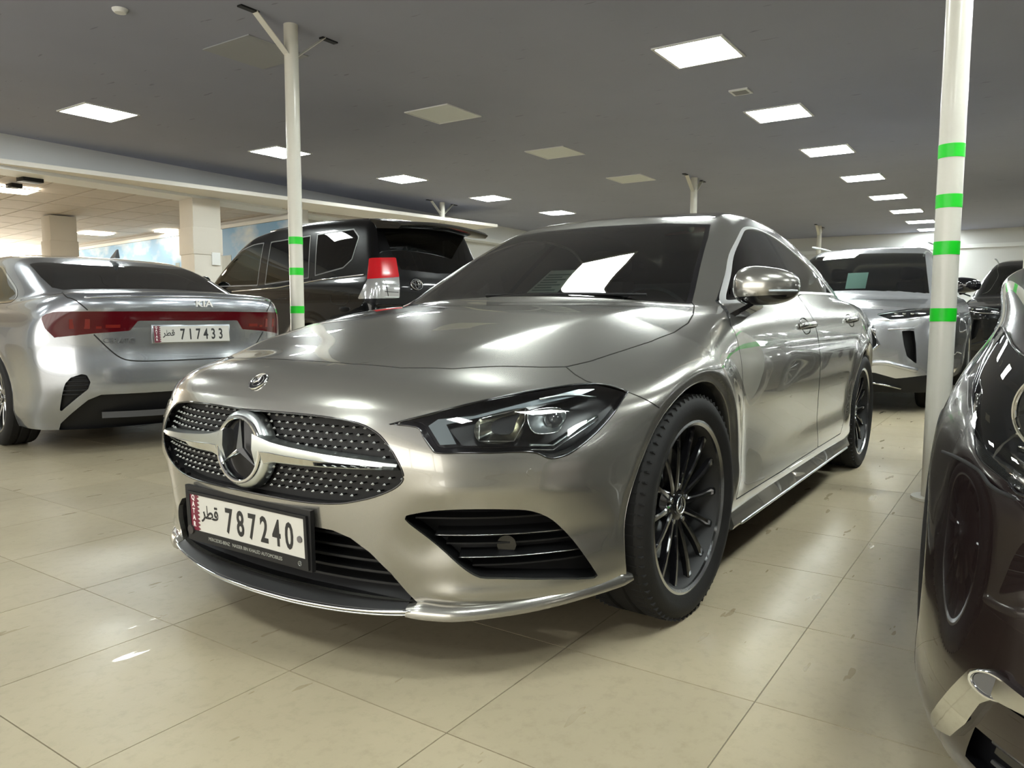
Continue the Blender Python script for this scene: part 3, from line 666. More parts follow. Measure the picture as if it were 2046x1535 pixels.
def wheel(name, parent, loc, rt=0.331, rr=0.252, w=0.225, spokes=14, rz=0.0, side=1, rim_mat=None, lip_mat=None, star=True, detail=True, lugs=True):
    """road wheel; axle along y, outer face towards side*y"""
    rim_mat = rim_mat or M_GLOSSBLACK; lip_mat = lip_mat or M_ALU
    o = empty(name, loc, rz); o.parent = parent
    hw = w/2; s = side
    prof = [(rr-0.006, -hw*0.82), (rr+0.012, -hw*0.93), (rr+0.035, -hw*1.0), (rt-0.022, -hw*0.98), (rt-0.007, -hw*0.88), (rt-0.001, -hw*0.72)]
    for gy in (-0.42, -0.14, 0.14, 0.42):
        prof += [(rt, (gy-0.045)*w), (rt-0.007, (gy-0.03)*w), (rt-0.007, (gy+0.03)*w), (rt, (gy+0.045)*w)] if abs(gy) < 0.4 else [(rt-0.0005, gy*w*0.86)]
    prof += [(rt-0.001, hw*0.72), (rt-0.007, hw*0.88), (rt-0.022, hw*0.98), (rt-0.035, hw*1.0), (rr+0.035, hw*1.005), (rr+0.030, hw*0.985), (rr+0.012, hw*0.95), (rr-0.002, hw*0.86), (rr-0.008, hw*0.80)]
    lathe('tyre', [(a, b*s) for a, b in prof], M_RUBBER, o, n=96, auto=50)
    if detail:
        bm = bmesh.new()
        for k in range(72):
            a = 2*math.pi*(k+0.5)/72
            for sg in (-1, 1):
                R = Matrix.Rotation(-a, 3, 'Y')
                box_bm(bm, R @ Vector((rt-0.0050, sg*hw*0.60, 0)), (0.011, hw*0.30, 0.0042), R)
                box_bm(bm, R @ Vector((rt-0.0088, sg*hw*0.82, 0)), (0.011, hw*0.20, 0.0042), R @ Matrix.Rotation(-sg*0.32, 3, 'Z'))
        bm_obj('tread_sipes', bm, M_GAP, o)['kind'] = 'stuff'
    lathe('rim_lip', [(rr-0.010, hw*0.74*s), (rr-0.012, hw*0.86*s), (rr-0.004, hw*0.915*s), (rr+0.003, hw*0.90*s), (rr+0.001, hw*0.84*s)], lip_mat, o, n=96)
    lathe('rim_barrel', [(rr-0.010, hw*0.80*s), (rr-0.024, hw*0.6*s), (rr-0.030, -hw*0.4*s), (rr-0.010, -hw*0.8*s)], M_LINER0, o, n=64)
    lathe('brake_disc', [(0.05, hw*0.10*s), (0.165, hw*0.10*s), (0.165, -hw*0.02*s), (0.05, -hw*0.02*s)], M_ALU, o, n=48)
    lathe('wheel_back', [(0.0, -hw*0.3*s), (rr-0.028, -hw*0.35*s)], M_GAP, o, n=32)
    # spokes: tapered bars bowed outwards, each its own piece
    sec = []
    me = None
    for k in range(spokes):
        a = 2*math.pi*k/spokes
        if me is None:
            bm = bmesh.new(); rows = []
            for t in np.linspace(0, 1, 7):
                r = 0.045+(rr-0.046)*t; wd = 0.0125*(1-0.45*math.sin(t*math.pi))+0.002*t; y = hw*(0.52+0.10*math.sin(t*math.pi*0.9)+0.16*t*t); th = 0.030*(1-0.5*t)
                rows.append([bm.verts.new((r, (y-th)*s, -wd)), bm.verts.new((r, (y-0.004)*s, -wd)), bm.verts.new((r, y*s, -wd*0.55)), bm.verts.new((r, y*s, wd*0.55)), bm.verts.new((r, (y-0.004)*s, wd)), bm.verts.new((r, (y-th)*s, wd))])
            for i in range(6):
                for j in range(6): bm.faces.new((rows[i][j], rows[i][(j+1) % 6], rows[i+1][(j+1) % 6], rows[i+1][j]))
            so = bm_obj('spoke', bm, rim_mat, o, auto=30); me = so.data
        else: so = link('spoke', me, None, o)
        so.rotation_euler = (0, a, 0)
    lathe('hub', [(0.0, hw*0.52*s), (0.040, hw*0.53*s), (0.070, hw*0.48*s), (0.080, hw*0.30*s)], rim_mat, o, n=40)
    lathe('hub_cap', [(0.0, hw*0.60*s), (0.026, hw*0.60*s), (0.031, hw*0.57*s), (0.033, hw*0.50*s)], M_GLOSSBLACK, o, n=40)
    lathe('cap_ring', [(0.023, hw*0.602*s), (0.024, hw*0.615*s), (0.028, hw*0.612*s), (0.029, hw*0.59*s)], M_ALU, o, n=40)
    if lugs:
        for k in range(5):
            a = 2*math.pi*(k+0.3)/5
            b = lathe('wheel_bolt', [(0.0, hw*0.56*s), (0.007, hw*0.56*s), (0.009, hw*0.48*s)], M_ALU, o, n=8)
            b.location = (0.056*math.cos(a), 0, 0.056*math.sin(a))
    if star:
        star3('cap_star', o, frame_of((0, hw*0.605*s, 0), (-s, 0, 0), (0, s, 0)), 0.021, 0.0015, M_ALU)
    return o
def star3(name, parent, M, R, th, mat):
    """three-pointed star, ridged, local plane xy, one point up (+y)"""
    bm = bmesh.new(); c = bm.verts.new((0, 0, th)); ring = []
    for k in range(6):
        a = math.pi/2+k*math.pi/3; r = R if k % 2 == 0 else R*0.115
        ring.append((bm.verts.new((r*math.cos(a), r*math.sin(a), th*0.25 if k % 2 == 0 else 0.0)), a, r))
    base = [bm.verts.new((r*math.cos(a), r*math.sin(a), -th*0.3)) for _, a, r in ring]
    for k in range(6):
        bm.faces.new((c, ring[k][0], ring[(k+1) % 6][0]))
        bm.faces.new((ring[k][0], base[k], base[(k+1) % 6], ring[(k+1) % 6][0]))
    bmesh.ops.transform(bm, matrix=M, verts=bm.verts)
    return bm_obj(name, bm, mat, parent)
def ring_obj(name, parent, M, r0, r1, h, mat, n=64):
    o = lathe(name, [(r0, 0), (r0, h*0.7), (r0*0.75+r1*0.25, h), (r0*0.25+r1*0.75, h), (r1, h*0.6), (r1, 0)], mat, parent, n=n, axis='z'); o.data.transform(M); return o
def disc_obj(name, parent, M, r, h, mat, n=48):
    o = lathe(name, [(0, h), (r*0.97, h), (r, h*0.7), (r, -0.002)], mat, parent, n=n, axis='z'); o.data.transform(M); return o

M_LINER0 = pbr('barrel_black', (0.008, 0.008, 0.008), 0.6)
# ---- baked outlines (metres on the body surface)
HEADLIGHT = [(0.801, 0.443, 0.632), (0.753, 0.513, 0.654), (0.685, 0.58, 0.677), (0.584, 0.64, 0.696), (0.492, 0.684, 0.706), (0.412, 0.725, 0.713), (0.363, 0.764, 0.713), (0.339, 0.799, 0.705), (0.324, 0.829, 0.693), (0.384, 0.828, 0.653), (0.429, 0.818, 0.62), (0.475, 0.804, 0.59), (0.527, 0.784, 0.562), (0.56, 0.766, 0.551), (0.584, 0.75, 0.551), (0.606, 0.73, 0.565), (0.635, 0.704, 0.569), (0.687, 0.654, 0.569), (0.733, 0.598, 0.57), (0.761, 0.557, 0.57), (0.767, 0.543, 0.579), (0.771, 0.52, 0.607), (0.773, 0.502, 0.628)]
GRILLE_YZ = [(0.0, 0.644), (0.10, 0.645), (0.204, 0.645), (0.297, 0.641), (0.368, 0.632), (0.416, 0.613), (0.448, 0.586), (0.472, 0.554), (0.487, 0.524), (0.486, 0.502), (0.464, 0.482), (0.422, 0.462), (0.377, 0.448), (0.329, 0.437), (0.271, 0.431), (0.209, 0.429), (0.142, 0.429), (0.0, 0.430)]
INTAKE = [(0.797, 0.483, 0.41), (0.786, 0.508, 0.424), (0.759, 0.562, 0.434), (0.713, 0.629, 0.437), (0.656, 0.69, 0.433), (0.612, 0.725, 0.424), (0.565, 0.752, 0.396), (0.513, 0.779, 0.338), (0.478, 0.802, 0.282), (0.446, 0.813, 0.237), (0.464, 0.803, 0.233), (0.541, 0.76, 0.245), (0.604, 0.714, 0.253), (0.658, 0.663, 0.26), (0.69, 0.627, 0.264), (0.713, 0.599, 0.284), (0.736, 0.557, 0.325), (0.762, 0.518, 0.365)]
LOWINT_YZ = [(0.0, 0.375), (0.246, 0.369), (0.30, 0.366), (0.348, 0.352), (0.396, 0.319), (0.438, 0.271), (0.469, 0.219), (0.490, 0.19), (0.40, 0.165), (0.2, 0.165), (0.0, 0.165)]
HOOD_XY = [(0.72, 0.0), (0.716, 0.10), (0.701, 0.212), (0.663, 0.353), (0.592, 0.468), (0.497, 0.549), (0.417, 0.622), (0.36, 0.665), (0.279, 0.696), (0.161, 0.728), (0.026, 0.759), (-0.128, 0.773), (-0.229, 0.774), (-0.333, 0.751), (-0.42, 0.72), (-0.50, 0.69)]
DLO_XZ = [(-0.58, 0.928), (-0.772, 1.043), (-0.969, 1.154), (-1.224, 1.251), (-1.40, 1.292), (-1.62, 1.301), (-1.867, 1.278), (-2.06, 1.225), (-2.314, 1.142), (-2.554, 1.047), (-2.64, 1.006), (-1.988, 0.996), (-1.461, 0.984), (-0.892, 0.951)]
DOOR1_XZ = [(-0.565, 0.923), (-0.43, 0.885), (-0.378, 0.855), (-0.370, 0.789), (-0.384, 0.743), (-0.401, 0.659), (-0.435, 0.553), (-0.452, 0.445), (-0.433, 0.349), (-0.405, 0.271)]
DOOR2_XZ = [(-1.483, 0.98), (-1.515, 0.933), (-1.528, 0.885), (-1.529, 0.824), (-1.535, 0.734), (-1.563, 0.624), (-1.61, 0.468), (-1.622, 0.307), (-1.62, 0.272)]
AR = 0.372

_P, _N, _T = surfnet(F_CLA, (-3.86, -0.03, 0.12), (0.95, 1.0, 1.46), 0.0085)
cla = TM(_P, _N, _T)
f = cla.cut(cla.P[:, 1].copy()); cla.drop(cla.tri_mean(f) < 0); cla.compact(); cla.P[np.abs(cla.P[:, 1]) < 1e-4, 1] = 0
X = lambda: (cla.P[:, 0], cla.P[:, 1], cla.P[:, 2])
# wheel openings
x, y, z = X()
f = np.minimum(np.hypot(x, z-0.331), np.hypot(x+2.729, z-0.331))-AR
f = np.where(y > 0.45, f, np.abs(f)+0.02); f = cla.cut(f); cla.drop(cla.tri_mean(f) < 0)
# floor pan off
f = cla.cut(cla.P[:, 2]-0.195); cla.drop(cla.tri_mean(f) < 0)
cla.compact()
def fs(q): return [(math.atan2(p[1], p[0]+0.3)*1.05, p[2]) for p in q]
x, y, z = X(); th = np.arctan2(y, x+0.3)*1.05
mark(cla, cut_region(cla, th, z, smooth_poly(fs(HEADLIGHT), 3, corners=(0, 8)), x > 0.2), 1)
x, y, z = X(); mir = [(-a, b) for a, b in GRILLE_YZ[::-1][1:-1]]
GPOLY = smooth_poly(GRILLE_YZ+mir, 3)
fg = cut_region(cla, y, z, GPOLY, x > 0.6); mark(cla, fg, 2)
x, y, z = X(); th = np.arctan2(y, x+0.3)*1.05
mark(cla, cut_region(cla, th, z, smooth_poly(fs(INTAKE), 3, corners=(9,)), x > 0.2), 3)
x, y, z = X()
mark(cla, cut_region(cla, y, z, LOWINT_YZ+[(-a, b) for a, b in LOWINT_YZ[::-1][1:-1]], x > 0.5), 4)
# side glazing: bright strip, glass, pillars
x, y, z = X(); DP = smooth_poly(DLO_XZ, 5, corners=(0, 10))
f = cut_region(cla, x, z, DP, y > 0.42); mark(cla, f, 5)
x, y, z = X(); f = cut_region(cla, x, z, DP, y > 0.42, inset=0.011); mark(cla, f, 6, only=5)
def strip_cut(tm, line, w, lab, only):
    (x0, z0), (x1, z1) = line; L = math.hypot(x1-x0, z1-z0)
    x, y, z = tm.P[:, 0], tm.P[:, 1], tm.P[:, 2]
    d = ((x-x0)*(z1-z0)-(z-z0)*(x1-x0))/L
    ok = (y > 0.42) & (z > 0.9)
    f = tm.cut(np.where(ok, d-w, 1.0)); f2 = None
    x, y, z = tm.P[:, 0], tm.P[:, 1], tm.P[:, 2]; d = ((x-x0)*(z1-z0)-(z-z0)*(x1-x0))/L; ok = (y > 0.42) & (z > 0.9)
    tm.cut(np.where(ok, d+w, 1.0))
    c = tm.cen(); d = ((c[:, 0]-x0)*(z1-z0)-(c[:, 2]-z0)*(x1-x0))/L
    tm.L[(np.abs(d) < w) & (tm.L == only)] = lab
    return lambda c: ((c[:, 0]-x0)*(z1-z0)-(c[:, 2]-z0)*(x1-x0))/L
sd1 = strip_cut(cla, ((-1.68, 1.30), (-1.475, 0.97)), 0.022, 7, 6)
sd2 = strip_cut(cla, ((-2.30, 1.20), (-2.10, 0.98)), 0.010, 7, 6)
# windscreen with black border, roof glass, rear screen
x, y, z = X(); WS = [(-0.72, 0.84), (-0.659, 0.96), (-0.607, 1.085), (-0.555, 1.212), (-0.517, 1.282), (-0.32, 1.297), (0, 1.300), (0.32, 1.297), (0.517, 1.282), (0.555, 1.212), (0.607, 1.085), (0.659, 0.96), (0.72, 0.84)]
def wsf(ins):
    x, y, z = X(); fo = np.maximum(pdist(y, z, WS)+ins, x-(-0.375-0.30*y*y))
    return cla.cut(np.where((x < -0.2) & (x > -1.4), fo, np.abs(fo)+0.02))
mark(cla, wsf(0.0), 8); mark(cla, wsf(0.016), 9, only=8)
x, y, z = X(); fo = np.maximum(np.maximum(y-0.50, x+1.22), -2.15-x); mark(cla, cla.cut(np.where(z > 1.15, fo, np.abs(fo)+0.02)), 10)
x, y, z = X(); fo = np.maximum(np.maximum(y-0.56-0.1*(x+2.9), x+2.62+0.25*y*y), -3.32-x-0.2*y*y); mark(cla, cla.cut(np.where(z > 1.0, fo, np.abs(fo)+0.02)), 11)
# joints: bonnet, doors
x, y, z = X(); hp = HOOD_XY+[(-0.62, 0.60), (-0.62, 0.0)]
hp = hp+[(a, -b) for a, b in hp[::-1] if b > 0]
f = cut_region(cla, x, y, hp, z > 0.68); f = groove(cla, f); mark(cla, f, 12)
x, y, z = X(); dp = DOOR1_XZ+[(-1.0, 0.266)]+DOOR2_XZ[::-1]+[(-1.45, 1.03), (-0.9, 1.0), (-0.60, 0.945)]
f = cut_region(cla, x, z, dp, y > 0.42); f = groove(cla, f); mark(cla, f, 13)
x, y, z = X(); dp = [(a-0.006, b) for a, b in DOOR2_XZ]+[(-2.12, 0.275), (-2.20, 0.33), (-2.30, 0.52), (-2.36, 0.65), (-2.45, 0.74), (-2.62, 0.82), (-2.70, 0.90), (-2.69, 1.02), (-2.0, 1.04)]
f = cut_region(cla, x, z, dp, y > 0.42); f = groove(cla, f); mark(cla, f, 14)

CLA = empty('sedan', (0, 0, 0)); tag(CLA, 'champagne grey four-door coupe saloon with a big star in a studded grille, plate 787240', 'car')
def half(lab): return cla.sub(cla.L == lab)
def pair(name, tm, mat, **k):
    a = tm_obj(name, tm, mat, CLA, **k); b = tm_obj(name, tm.flipped(), mat, CLA, **k); return a, b
tm_obj('body_shell', half(0).mirrored(), M_PAINT, CLA)
tm_obj('panel_joints', half(99).mirrored(), M_GAP, CLA, custom=False)
tm_obj('bonnet', half(12).mirrored(), M_PAINT, CLA)
pair('front_door', half(13), M_PAINT); pair('rear_door', half(14), M_PAINT)
tm_obj('windscreen_border', half(8).mirrored(), M_GLOSSBLACK, CLA)
tm_obj('windscreen', half(9).mirrored(), M_GLASS, CLA)
tm_obj('roof_glass', half(10).mirrored(), M_GLOSSBLACK, CLA)
tm_obj('rear_screen', half(11).mirrored(), M_SIDEGLASS, CLA)
ch = half(5); w_ = ch.wall(0.003); pair('window_trim', ch.offset(0.003), M_BRIGHT); pair('window_trim_edge', w_, M_BRIGHT, custom=False)
gl = half(6); c = gl.cen(); a1, a2 = sd1(c), sd2(c)
for sel in (a1 < 0, (a1 > 0) & (a2 < 0), a2 > 0):
    if sel.any() and (~sel).any(): pair('side_window', gl.sub(sel), M_SIDEGLASS)
pl_ = half(7); c = pl_.cen()[:, 0]
pair('door_pillar', pl_.sub(c > -1.95), M_GLOSSBLACK); pair('quarter_pillar', pl_.sub(c < -1.95), M_GLOSSBLACK)
# ---- helpers for mirrored parts
def mirror_copy(o, parent=None):
    if o.type == 'MESH':
        me = o.data.copy(); me.transform(Matrix.Diagonal((1, -1, 1, 1))); me.flip_normals(); c = bpy.data.objects.new(o.name.split('.')[0], me)
    else: c = bpy.data.objects.new(o.name.split('.')[0], None)
    COL.objects.link(c); c.parent = parent if parent else o.parent
    c.location = (o.location[0], -o.location[1], o.location[2]); c.rotation_euler = (-o.rotation_euler[0], o.rotation_euler[1], -o.rotation_euler[2])
    for k in o.keys():
        if k in ('label', 'kind'): c[k] = o[k]
    for ch in list(o.children): mirror_copy(ch, c)
    return c
def onx(F, yz, x0=1.2, x1=0.0):
    """points on the front surface for (y, z) pairs"""
    a = np.array([(0, abs(y), z) for y, z in yz]); q = solve_axis(F, a, 0, x0, x1)
    q[:, 1] = [p[0] for p in yz]; return q
def ony(F, xz, y0=1.3, y1=0.3):
    return solve_axis(F, np.array([(x, 0, z) for x, z in xz]), 1, y0, y1)
def onzz(F, xy, z0=1.6, z1=0.4):
    a = np.array([(x, abs(y), 0) for x, y in xy]); q = solve_axis(F, a, 2, z0, z1); q[:, 1] = [p[1] for p in xy]; return q
def nrm(F, p):
    q = np.array([[p[0], abs(p[1]), p[2]]]); g = gradn(F, q)[0]; g /= np.linalg.norm(g)
    if p[1] < 0: g[1] = -g[1]
    if abs(p[1]) < 1e-6: g[1] = 0; g /= np.linalg.norm(g)
    return g
def patch_solid(name, pts, d, th, mat, parent, smooth=False):
    """thin solid through 3-D outline pts, thickness th along unit vector d"""
    bm = bmesh.new(); v = [bm.verts.new(p) for p in pts]; f = bm.faces.new(v)
    r = bmesh.ops.extrude_face_region(bm, geom=[f]); vs = [g for g in r['geom'] if isinstance(g, bmesh.types.BMVert)]
    bmesh.ops.translate(bm, verts=vs, vec=Vector(d)*th)
    bmesh.ops.triangulate(bm, faces=[g for g in bm.faces if len(g.verts) > 4])
    return bm_obj(name, bm, mat, parent)
def loft(name, rows, mat, parent, auto=40, cap=True, smooth=True):
    bm = bmesh.new(); R = [[bm.verts.new(tuple(p)) for p in r] for r in rows]; n = len(R[0])
    for i in range(len(R)-1):
        for k in range(n):
            k2 = (k+1) % n
            bm.faces.new((R[i][k], R[i][k2], R[i+1][k2], R[i+1][k]))
    if cap: bm.faces.new(R[0]); bm.faces.new(R[-1])
    return bm_obj(name, bm, mat, parent, auto=auto)

# ---- wheel arch lips and liners
M_LINER = pbr('arch_liner', (0.010, 0.010, 0.010), 0.85)
def arch_lip(F, xc, zc, R, mat, parent, zmin, a0, a1, yin=0.50):
    an = np.linspace(a0, a1, 70); xz = [(xc+R*math.cos(a), zc+R*math.sin(a)) for a in an]
    q = ony(F, xz); rows = []; rows2 = []
    for (x, y, z), a in zip(q, an):
        c, s_ = math.cos(a), math.sin(a); g = lambda r, dy: (xc+(R+r)*c, y+dy, zc+(R+r)*s_)
        rows.append([g(0.0, 0.0005), g(-0.004, -0.001), g(-0.006, -0.006), g(-0.006, -0.030), g(0.006, -0.034)])
        rows2.append([g(-0.003, -0.028), (xc+(R-0.004)*c, yin, zc+(R-0.004)*s_), (xc+(R+0.01)*c, yin, zc+(R+0.01)*s_), g(0.01, -0.030)])
    a = loft('arch_lip', rows, mat, parent); b = loft('arch_liner', rows2, M_LINER, parent)
    vs = [(xc+(R+0.01)*math.cos(t), yin+0.002, zc+(R+0.01)*math.sin(t)) for t in an]
    c = mesh_obj('arch_back', vs, [tuple(range(len(vs)))], M_LINER, parent)
    return a, b, c
for xc in (0.0, -2.729):
    for o in arch_lip(F_CLA, xc, 0.331, AR, M_PAINT, CLA, 0.19, -0.36, math.pi+0.36): mirror_copy(o)

# ---- wheels
for xw, rz in ((0.0, -0.041), (-2.729, 0.0)):
    for s in (1, -1):
        w_ = wheel('wheel', CLA, (xw, 0.788*s, 0.331), rz=rz, side=s, detail=(s == 1))

# ---- grille
GR = half(2).mirrored()
tm_obj('grille_edge', GR.wall(0.022, (-1, 0, 0)), M_GLOSSBLACK, CLA, custom=False)
grille = tm_obj('grille', GR.offset(0.040, (-1, 0, 0)), pbr('grille_black', (0.006, 0.006, 0.006), 0.7), CLA)
tm_obj('grille_wall', GR.offset(0.022, (-1, 0, 0)).wall(0.02, (-1, 0, 0)), M_BLACK, CLA, custom=False)
# bright thin rim under the grille edge
GP = np.array(GPOLY); q = onx(F_CLA, [tuple(p) for p in GP])
tube('grille_rim', [(p[0]-0.001, p[1], p[2]) for p in q], 0.0028, M_GLOSSBLACK, CLA, n=6, closed=True)
# studs: a lattice of little bright diamonds on dark stems
yz = []
rowdz, coldy = 0.0165, 0.0285
for r in range(-1, 15):
    for cidx in range(-20, 21):
        y_ = (cidx+0.5*(r % 2))*coldy; z_ = 0.42+r*rowdz
        yz.append((y_, z_))
A_ = np.array(yz); d = pdist(A_[:, 0], A_[:, 1], GPOLY); keep = (d < -0.010) & (np.hypot(A_[:, 0], A_[:, 1]-0.541) > 0.098)
bl = np.interp(np.abs(A_[:, 0]), [0.08, 0.48], [0.030, 0.014]); keep &= np.abs(A_[:, 1]-np.interp(np.abs(A_[:, 0]), [0.08, 0.48], [0.545, 0.533])) > bl
A_ = A_[keep]; q = onx(F_CLA, [tuple(a) for a in A_]); bm = bmesh.new(); bs = bmesh.new()
for p in q:
    n_ = nrm(F_CLA, p); x0 = p[0]-0.022
    hw_, hh, dp_ = 0.0050, 0.0036, 0.004
    vs = [bm.verts.new(v) for v in ((x0-0.003, p[1]-hw_, p[2]), (x0-0.003, p[1], p[2]-hh), (x0-0.003, p[1]+hw_, p[2]), (x0-0.003, p[1], p[2]+hh), (x0+dp_, p[1], p[2]))]
    for k in range(4): bm.faces.new((vs[k], vs[(k+1) % 4], vs[4]))
    box_bm(bs, (x0-0.012, p[1], p[2]), (0.018, 0.004, 0.003))
o = bm_obj('grille_stud', bm, pbr('stud_silver', (0.85, 0.87, 0.86), 0.35, 0.4), grille); o['kind'] = 'stuff'
o = bm_obj('grille_stem', bs, M_BLACK, grille); o['kind'] = 'stuff'
# louvre blades either side of the star, with bright inlay
for s in (1, -1):
    rows, rows2 = [], []
    for t in np.linspace(0, 1, 14):
        y_ = 0.060+t*0.415; zt = np.interp(y_, [0.06, 0.117, 0.169, 0.279, 0.387, 0.47], [0.592, 0.577, 0.570, 0.560, 0.553, 0.546]); zb = np.interp(y_, [0.06, 0.125, 0.218, 0.362, 0.475], [0.500, 0.518, 0.518, 0.521, 0.524])
        x0 = onx(F_CLA, [(y_, (zt+zb)/2)])[0][0]-0.004+0.008*(1-t)
        zm = zb+(zt-zb)*0.52
        rows.append([(x0-0.028, y_*s, zt), (x0-0.006, y_*s, zt), (x0+0.004, y_*s, zt-0.004), (x0+0.007, y_*s, zm), (x0-0.004, y_*s, zb+0.002), (x0-0.028, y_*s, zb)])
        if 0.06 < t < 0.99:
            rows2.append([(x0+0.0055, y_*s, zm-0.001), (x0+0.0085, y_*s, zm-0.003), (x0-0.001, y_*s, zb+0.005), (x0-0.005, y_*s, zb+0.004)])
    lv = loft('louvre', rows, M_SATIN, grille); lv2 = loft('louvre_inlay', rows2, M_CHROME, grille)
xs = 0.892
Mst = frame_of((xs-0.012, 0, 0.541), (0, 1, 0), (0.985, 0, 0.06))
o = lathe('star_surround', [(0.106, -0.022), (0.104, -0.006), (0.099, 0.006), (0.091, 0.012), (0.084, 0.012), (0.080, 0.0)], M_SATIN, grille, n=64, axis='z'); o.data.transform(Mst)
ring_obj('star_ring', grille, Mst @ Matrix.Translation((0, 0, 0.012)), 0.079, 0.089, 0.009, M_CHROME)
disc_obj('star_disc', grille, Mst @ Matrix.Translation((0, 0, 0.004)), 0.081, 0.003, pbr('star_black', (0.006, 0.006, 0.007), 0.15, spec=0.2))
star3('star', grille, Mst @ Matrix.Translation((0, 0, 0.010)), 0.081, 0.013, M_CHROME)
# bonnet badge
pb = onx(F_CLA, [(0.0, 0.713)])[0]; nb = nrm(F_CLA, pb); Mb = frame_of(pb+nb*0.0003, (0, 1, 0), nb)
badge = disc_obj('badge', CLA, Mb, 0.0285, 0.002, M_GLOSSBLACK)
ring_obj('badge_ring', badge, Mb, 0.025, 0.029, 0.004, M_CHROME, 48); ring_obj('badge_inner_ring', badge, Mb, 0.0165, 0.0185, 0.0035, M_CHROME, 40)
star3('badge_star', badge, Mb @ Matrix.Translation((0, 0, 0.002)), 0.017, 0.003, M_CHROME)

# ---- headlights
DIN = Vector((-0.84, -0.54, 0.0)).normalized()
M_HOUSE = pbr('headlight_housing', (0.012, 0.012, 0.013), 0.22)
M_DRL = pbr('light_guide', (0.42, 0.47, 0.50), 0.18, 0.2, coat=1.0)
M_REFL = pbr('reflector', (0.55, 0.54, 0.47), 0.16, 1.0)
M_PLENS = pbr('projector_lens', (0.10, 0.10, 0.105), 0.04, 0.3, coat=1.0)
DRL = [(0.759, 0.524, 0.628), (0.742, 0.54, 0.643), (0.687, 0.605, 0.65), (0.582, 0.676, 0.675), (0.426, 0.743, 0.701), (0.392, 0.771, 0.7), (0.447, 0.755, 0.687), (0.591, 0.681, 0.665), (0.735, 0.559, 0.631), (0.734, 0.588, 0.587), (0.756, 0.557, 0.585)]
REFL = [(0.682, 0.617, 0.642), (0.586, 0.685, 0.665), (0.605, 0.695, 0.634), (0.641, 0.689, 0.59), (0.7, 0.628, 0.592)]
PROJ = [(0.594, 0.696, 0.645), (0.573, 0.701, 0.659), (0.523, 0.735, 0.662), (0.511, 0.755, 0.647), (0.536, 0.756, 0.617), (0.554, 0.749, 0.606), (0.596, 0.717, 0.608)]
PLENS = [(0.562, 0.718, 0.649), (0.53, 0.736, 0.655), (0.515, 0.754, 0.645), (0.536, 0.754, 0.621), (0.551, 0.746, 0.615), (0.57, 0.73, 0.619)]
def shift(pts, d): return [Vector(p)+DIN*d for p in pts]
def bowl(name, pts, depth, mat, parent):
    """concave reflector: outline and shrunk inner rings"""
    c = sum((Vector(p) for p in pts), Vector())/len(pts); sp = smooth_poly([tuple(p) for p in pts], 4)
    rows = [[Vector(p)+(c-Vector(p))*k+DIN*depth*(1-(1-k)**2) for p in sp] for k in (0, 0.12, 0.3, 0.5, 0.7, 0.88)]
    return loft(name, rows, mat, parent, auto=60, cap=False)
hl = half(1)
hous = tm_obj('headlight', hl.offset(0.075, tuple(DIN)), M_HOUSE, CLA)
tm_obj('housing_wall', hl.offset(-0.004).wall(0.072, tuple(DIN)), M_HOUSE, hous, custom=False)
tm_obj('lens', hl.offset(-0.0012), M_LENS, hous)
dr = loft('light_guide', [[Vector(p)+DIN*0.016 for p in DRL], [Vector(p)+DIN*0.030 for p in DRL]], M_DRL, hous, auto=20)
patch_solid('bezel', shift([(0.742, 0.557, 0.627), (0.60, 0.68, 0.658), (0.61, 0.70, 0.62), (0.645, 0.70, 0.577), (0.73, 0.60, 0.579)], 0.045), DIN, 0.012, M_HOUSE, hous)
bowl('reflector', shift(REFL, 0.022), 0.035, M_REFL, hous)
tube('reflector_rim', [Vector(p) for p in smooth_poly([tuple(p) for p in shift(REFL, 0.022)], 3, corners=(0, 1, 2, 3, 4))], 0.0014, M_CHROME, hous, n=5, closed=True)
bowl('projector_bezel', shift(PROJ, 0.016), 0.022, M_SATIN, hous)
tube('projector_rim', [Vector(p) for p in smooth_poly([tuple(p) for p in shift(PROJ, 0.016)], 4)], 0.0018, M_CHROME, hous, n=6, closed=True)
c = sum((Vector(p) for p in PLENS), Vector())/6+DIN*0.024
o = lathe('projector_lens', [(0.0, 0.014), (0.010, 0.012), (0.019, 0.006), (0.023, 0.0), (0.023, -0.012)], M_PLENS, hous, n=32, axis='z'); o.data.transform(frame_of(c, (0, 0, 1), -DIN))
LS = [(0.615, 0.716, 0.580), (0.568, 0.753, 0.576), (0.506, 0.779, 0.608), (0.440, 0.805, 0.638)]
tube('light_strip', [Vector(p) for p in smooth_poly([tuple(Vector(p)+DIN*0.018) for p in LS], 6, False, corners=(1,))], 0.0035, M_SATIN, hous, n=6)
tube('light_strip', [Vector(p)+Vector((0.004, 0.004, -0.009)) for p in smooth_poly([tuple(Vector(p)+DIN*0.014) for p in LS], 6, False, corners=(1,))], 0.0018, M_CHROME, hous, n=6)
tube('brow_strip', [Vector(p)+DIN*0.012 for p in smooth_poly([(0.545, 0.700, 0.684), (0.47, 0.738, 0.690), (0.41, 0.785, 0.682)], 5, False)], 0.003, M_SATIN, hous, n=6)
seal = smooth_poly([tuple(p) for p in HEADLIGHT], 3, corners=(0, 8)); q = solve_axis(F_CLA, np.array(seal), 0, 1.2, 0.0)
tube('headlight_seal', [Vector(p)-Vector(nrm(F_CLA, p))*0.0005 for p in seal], 0.0028, M_GLOSSBLACK, hous, n=6, closed=True)
mirror_copy(hous, CLA)

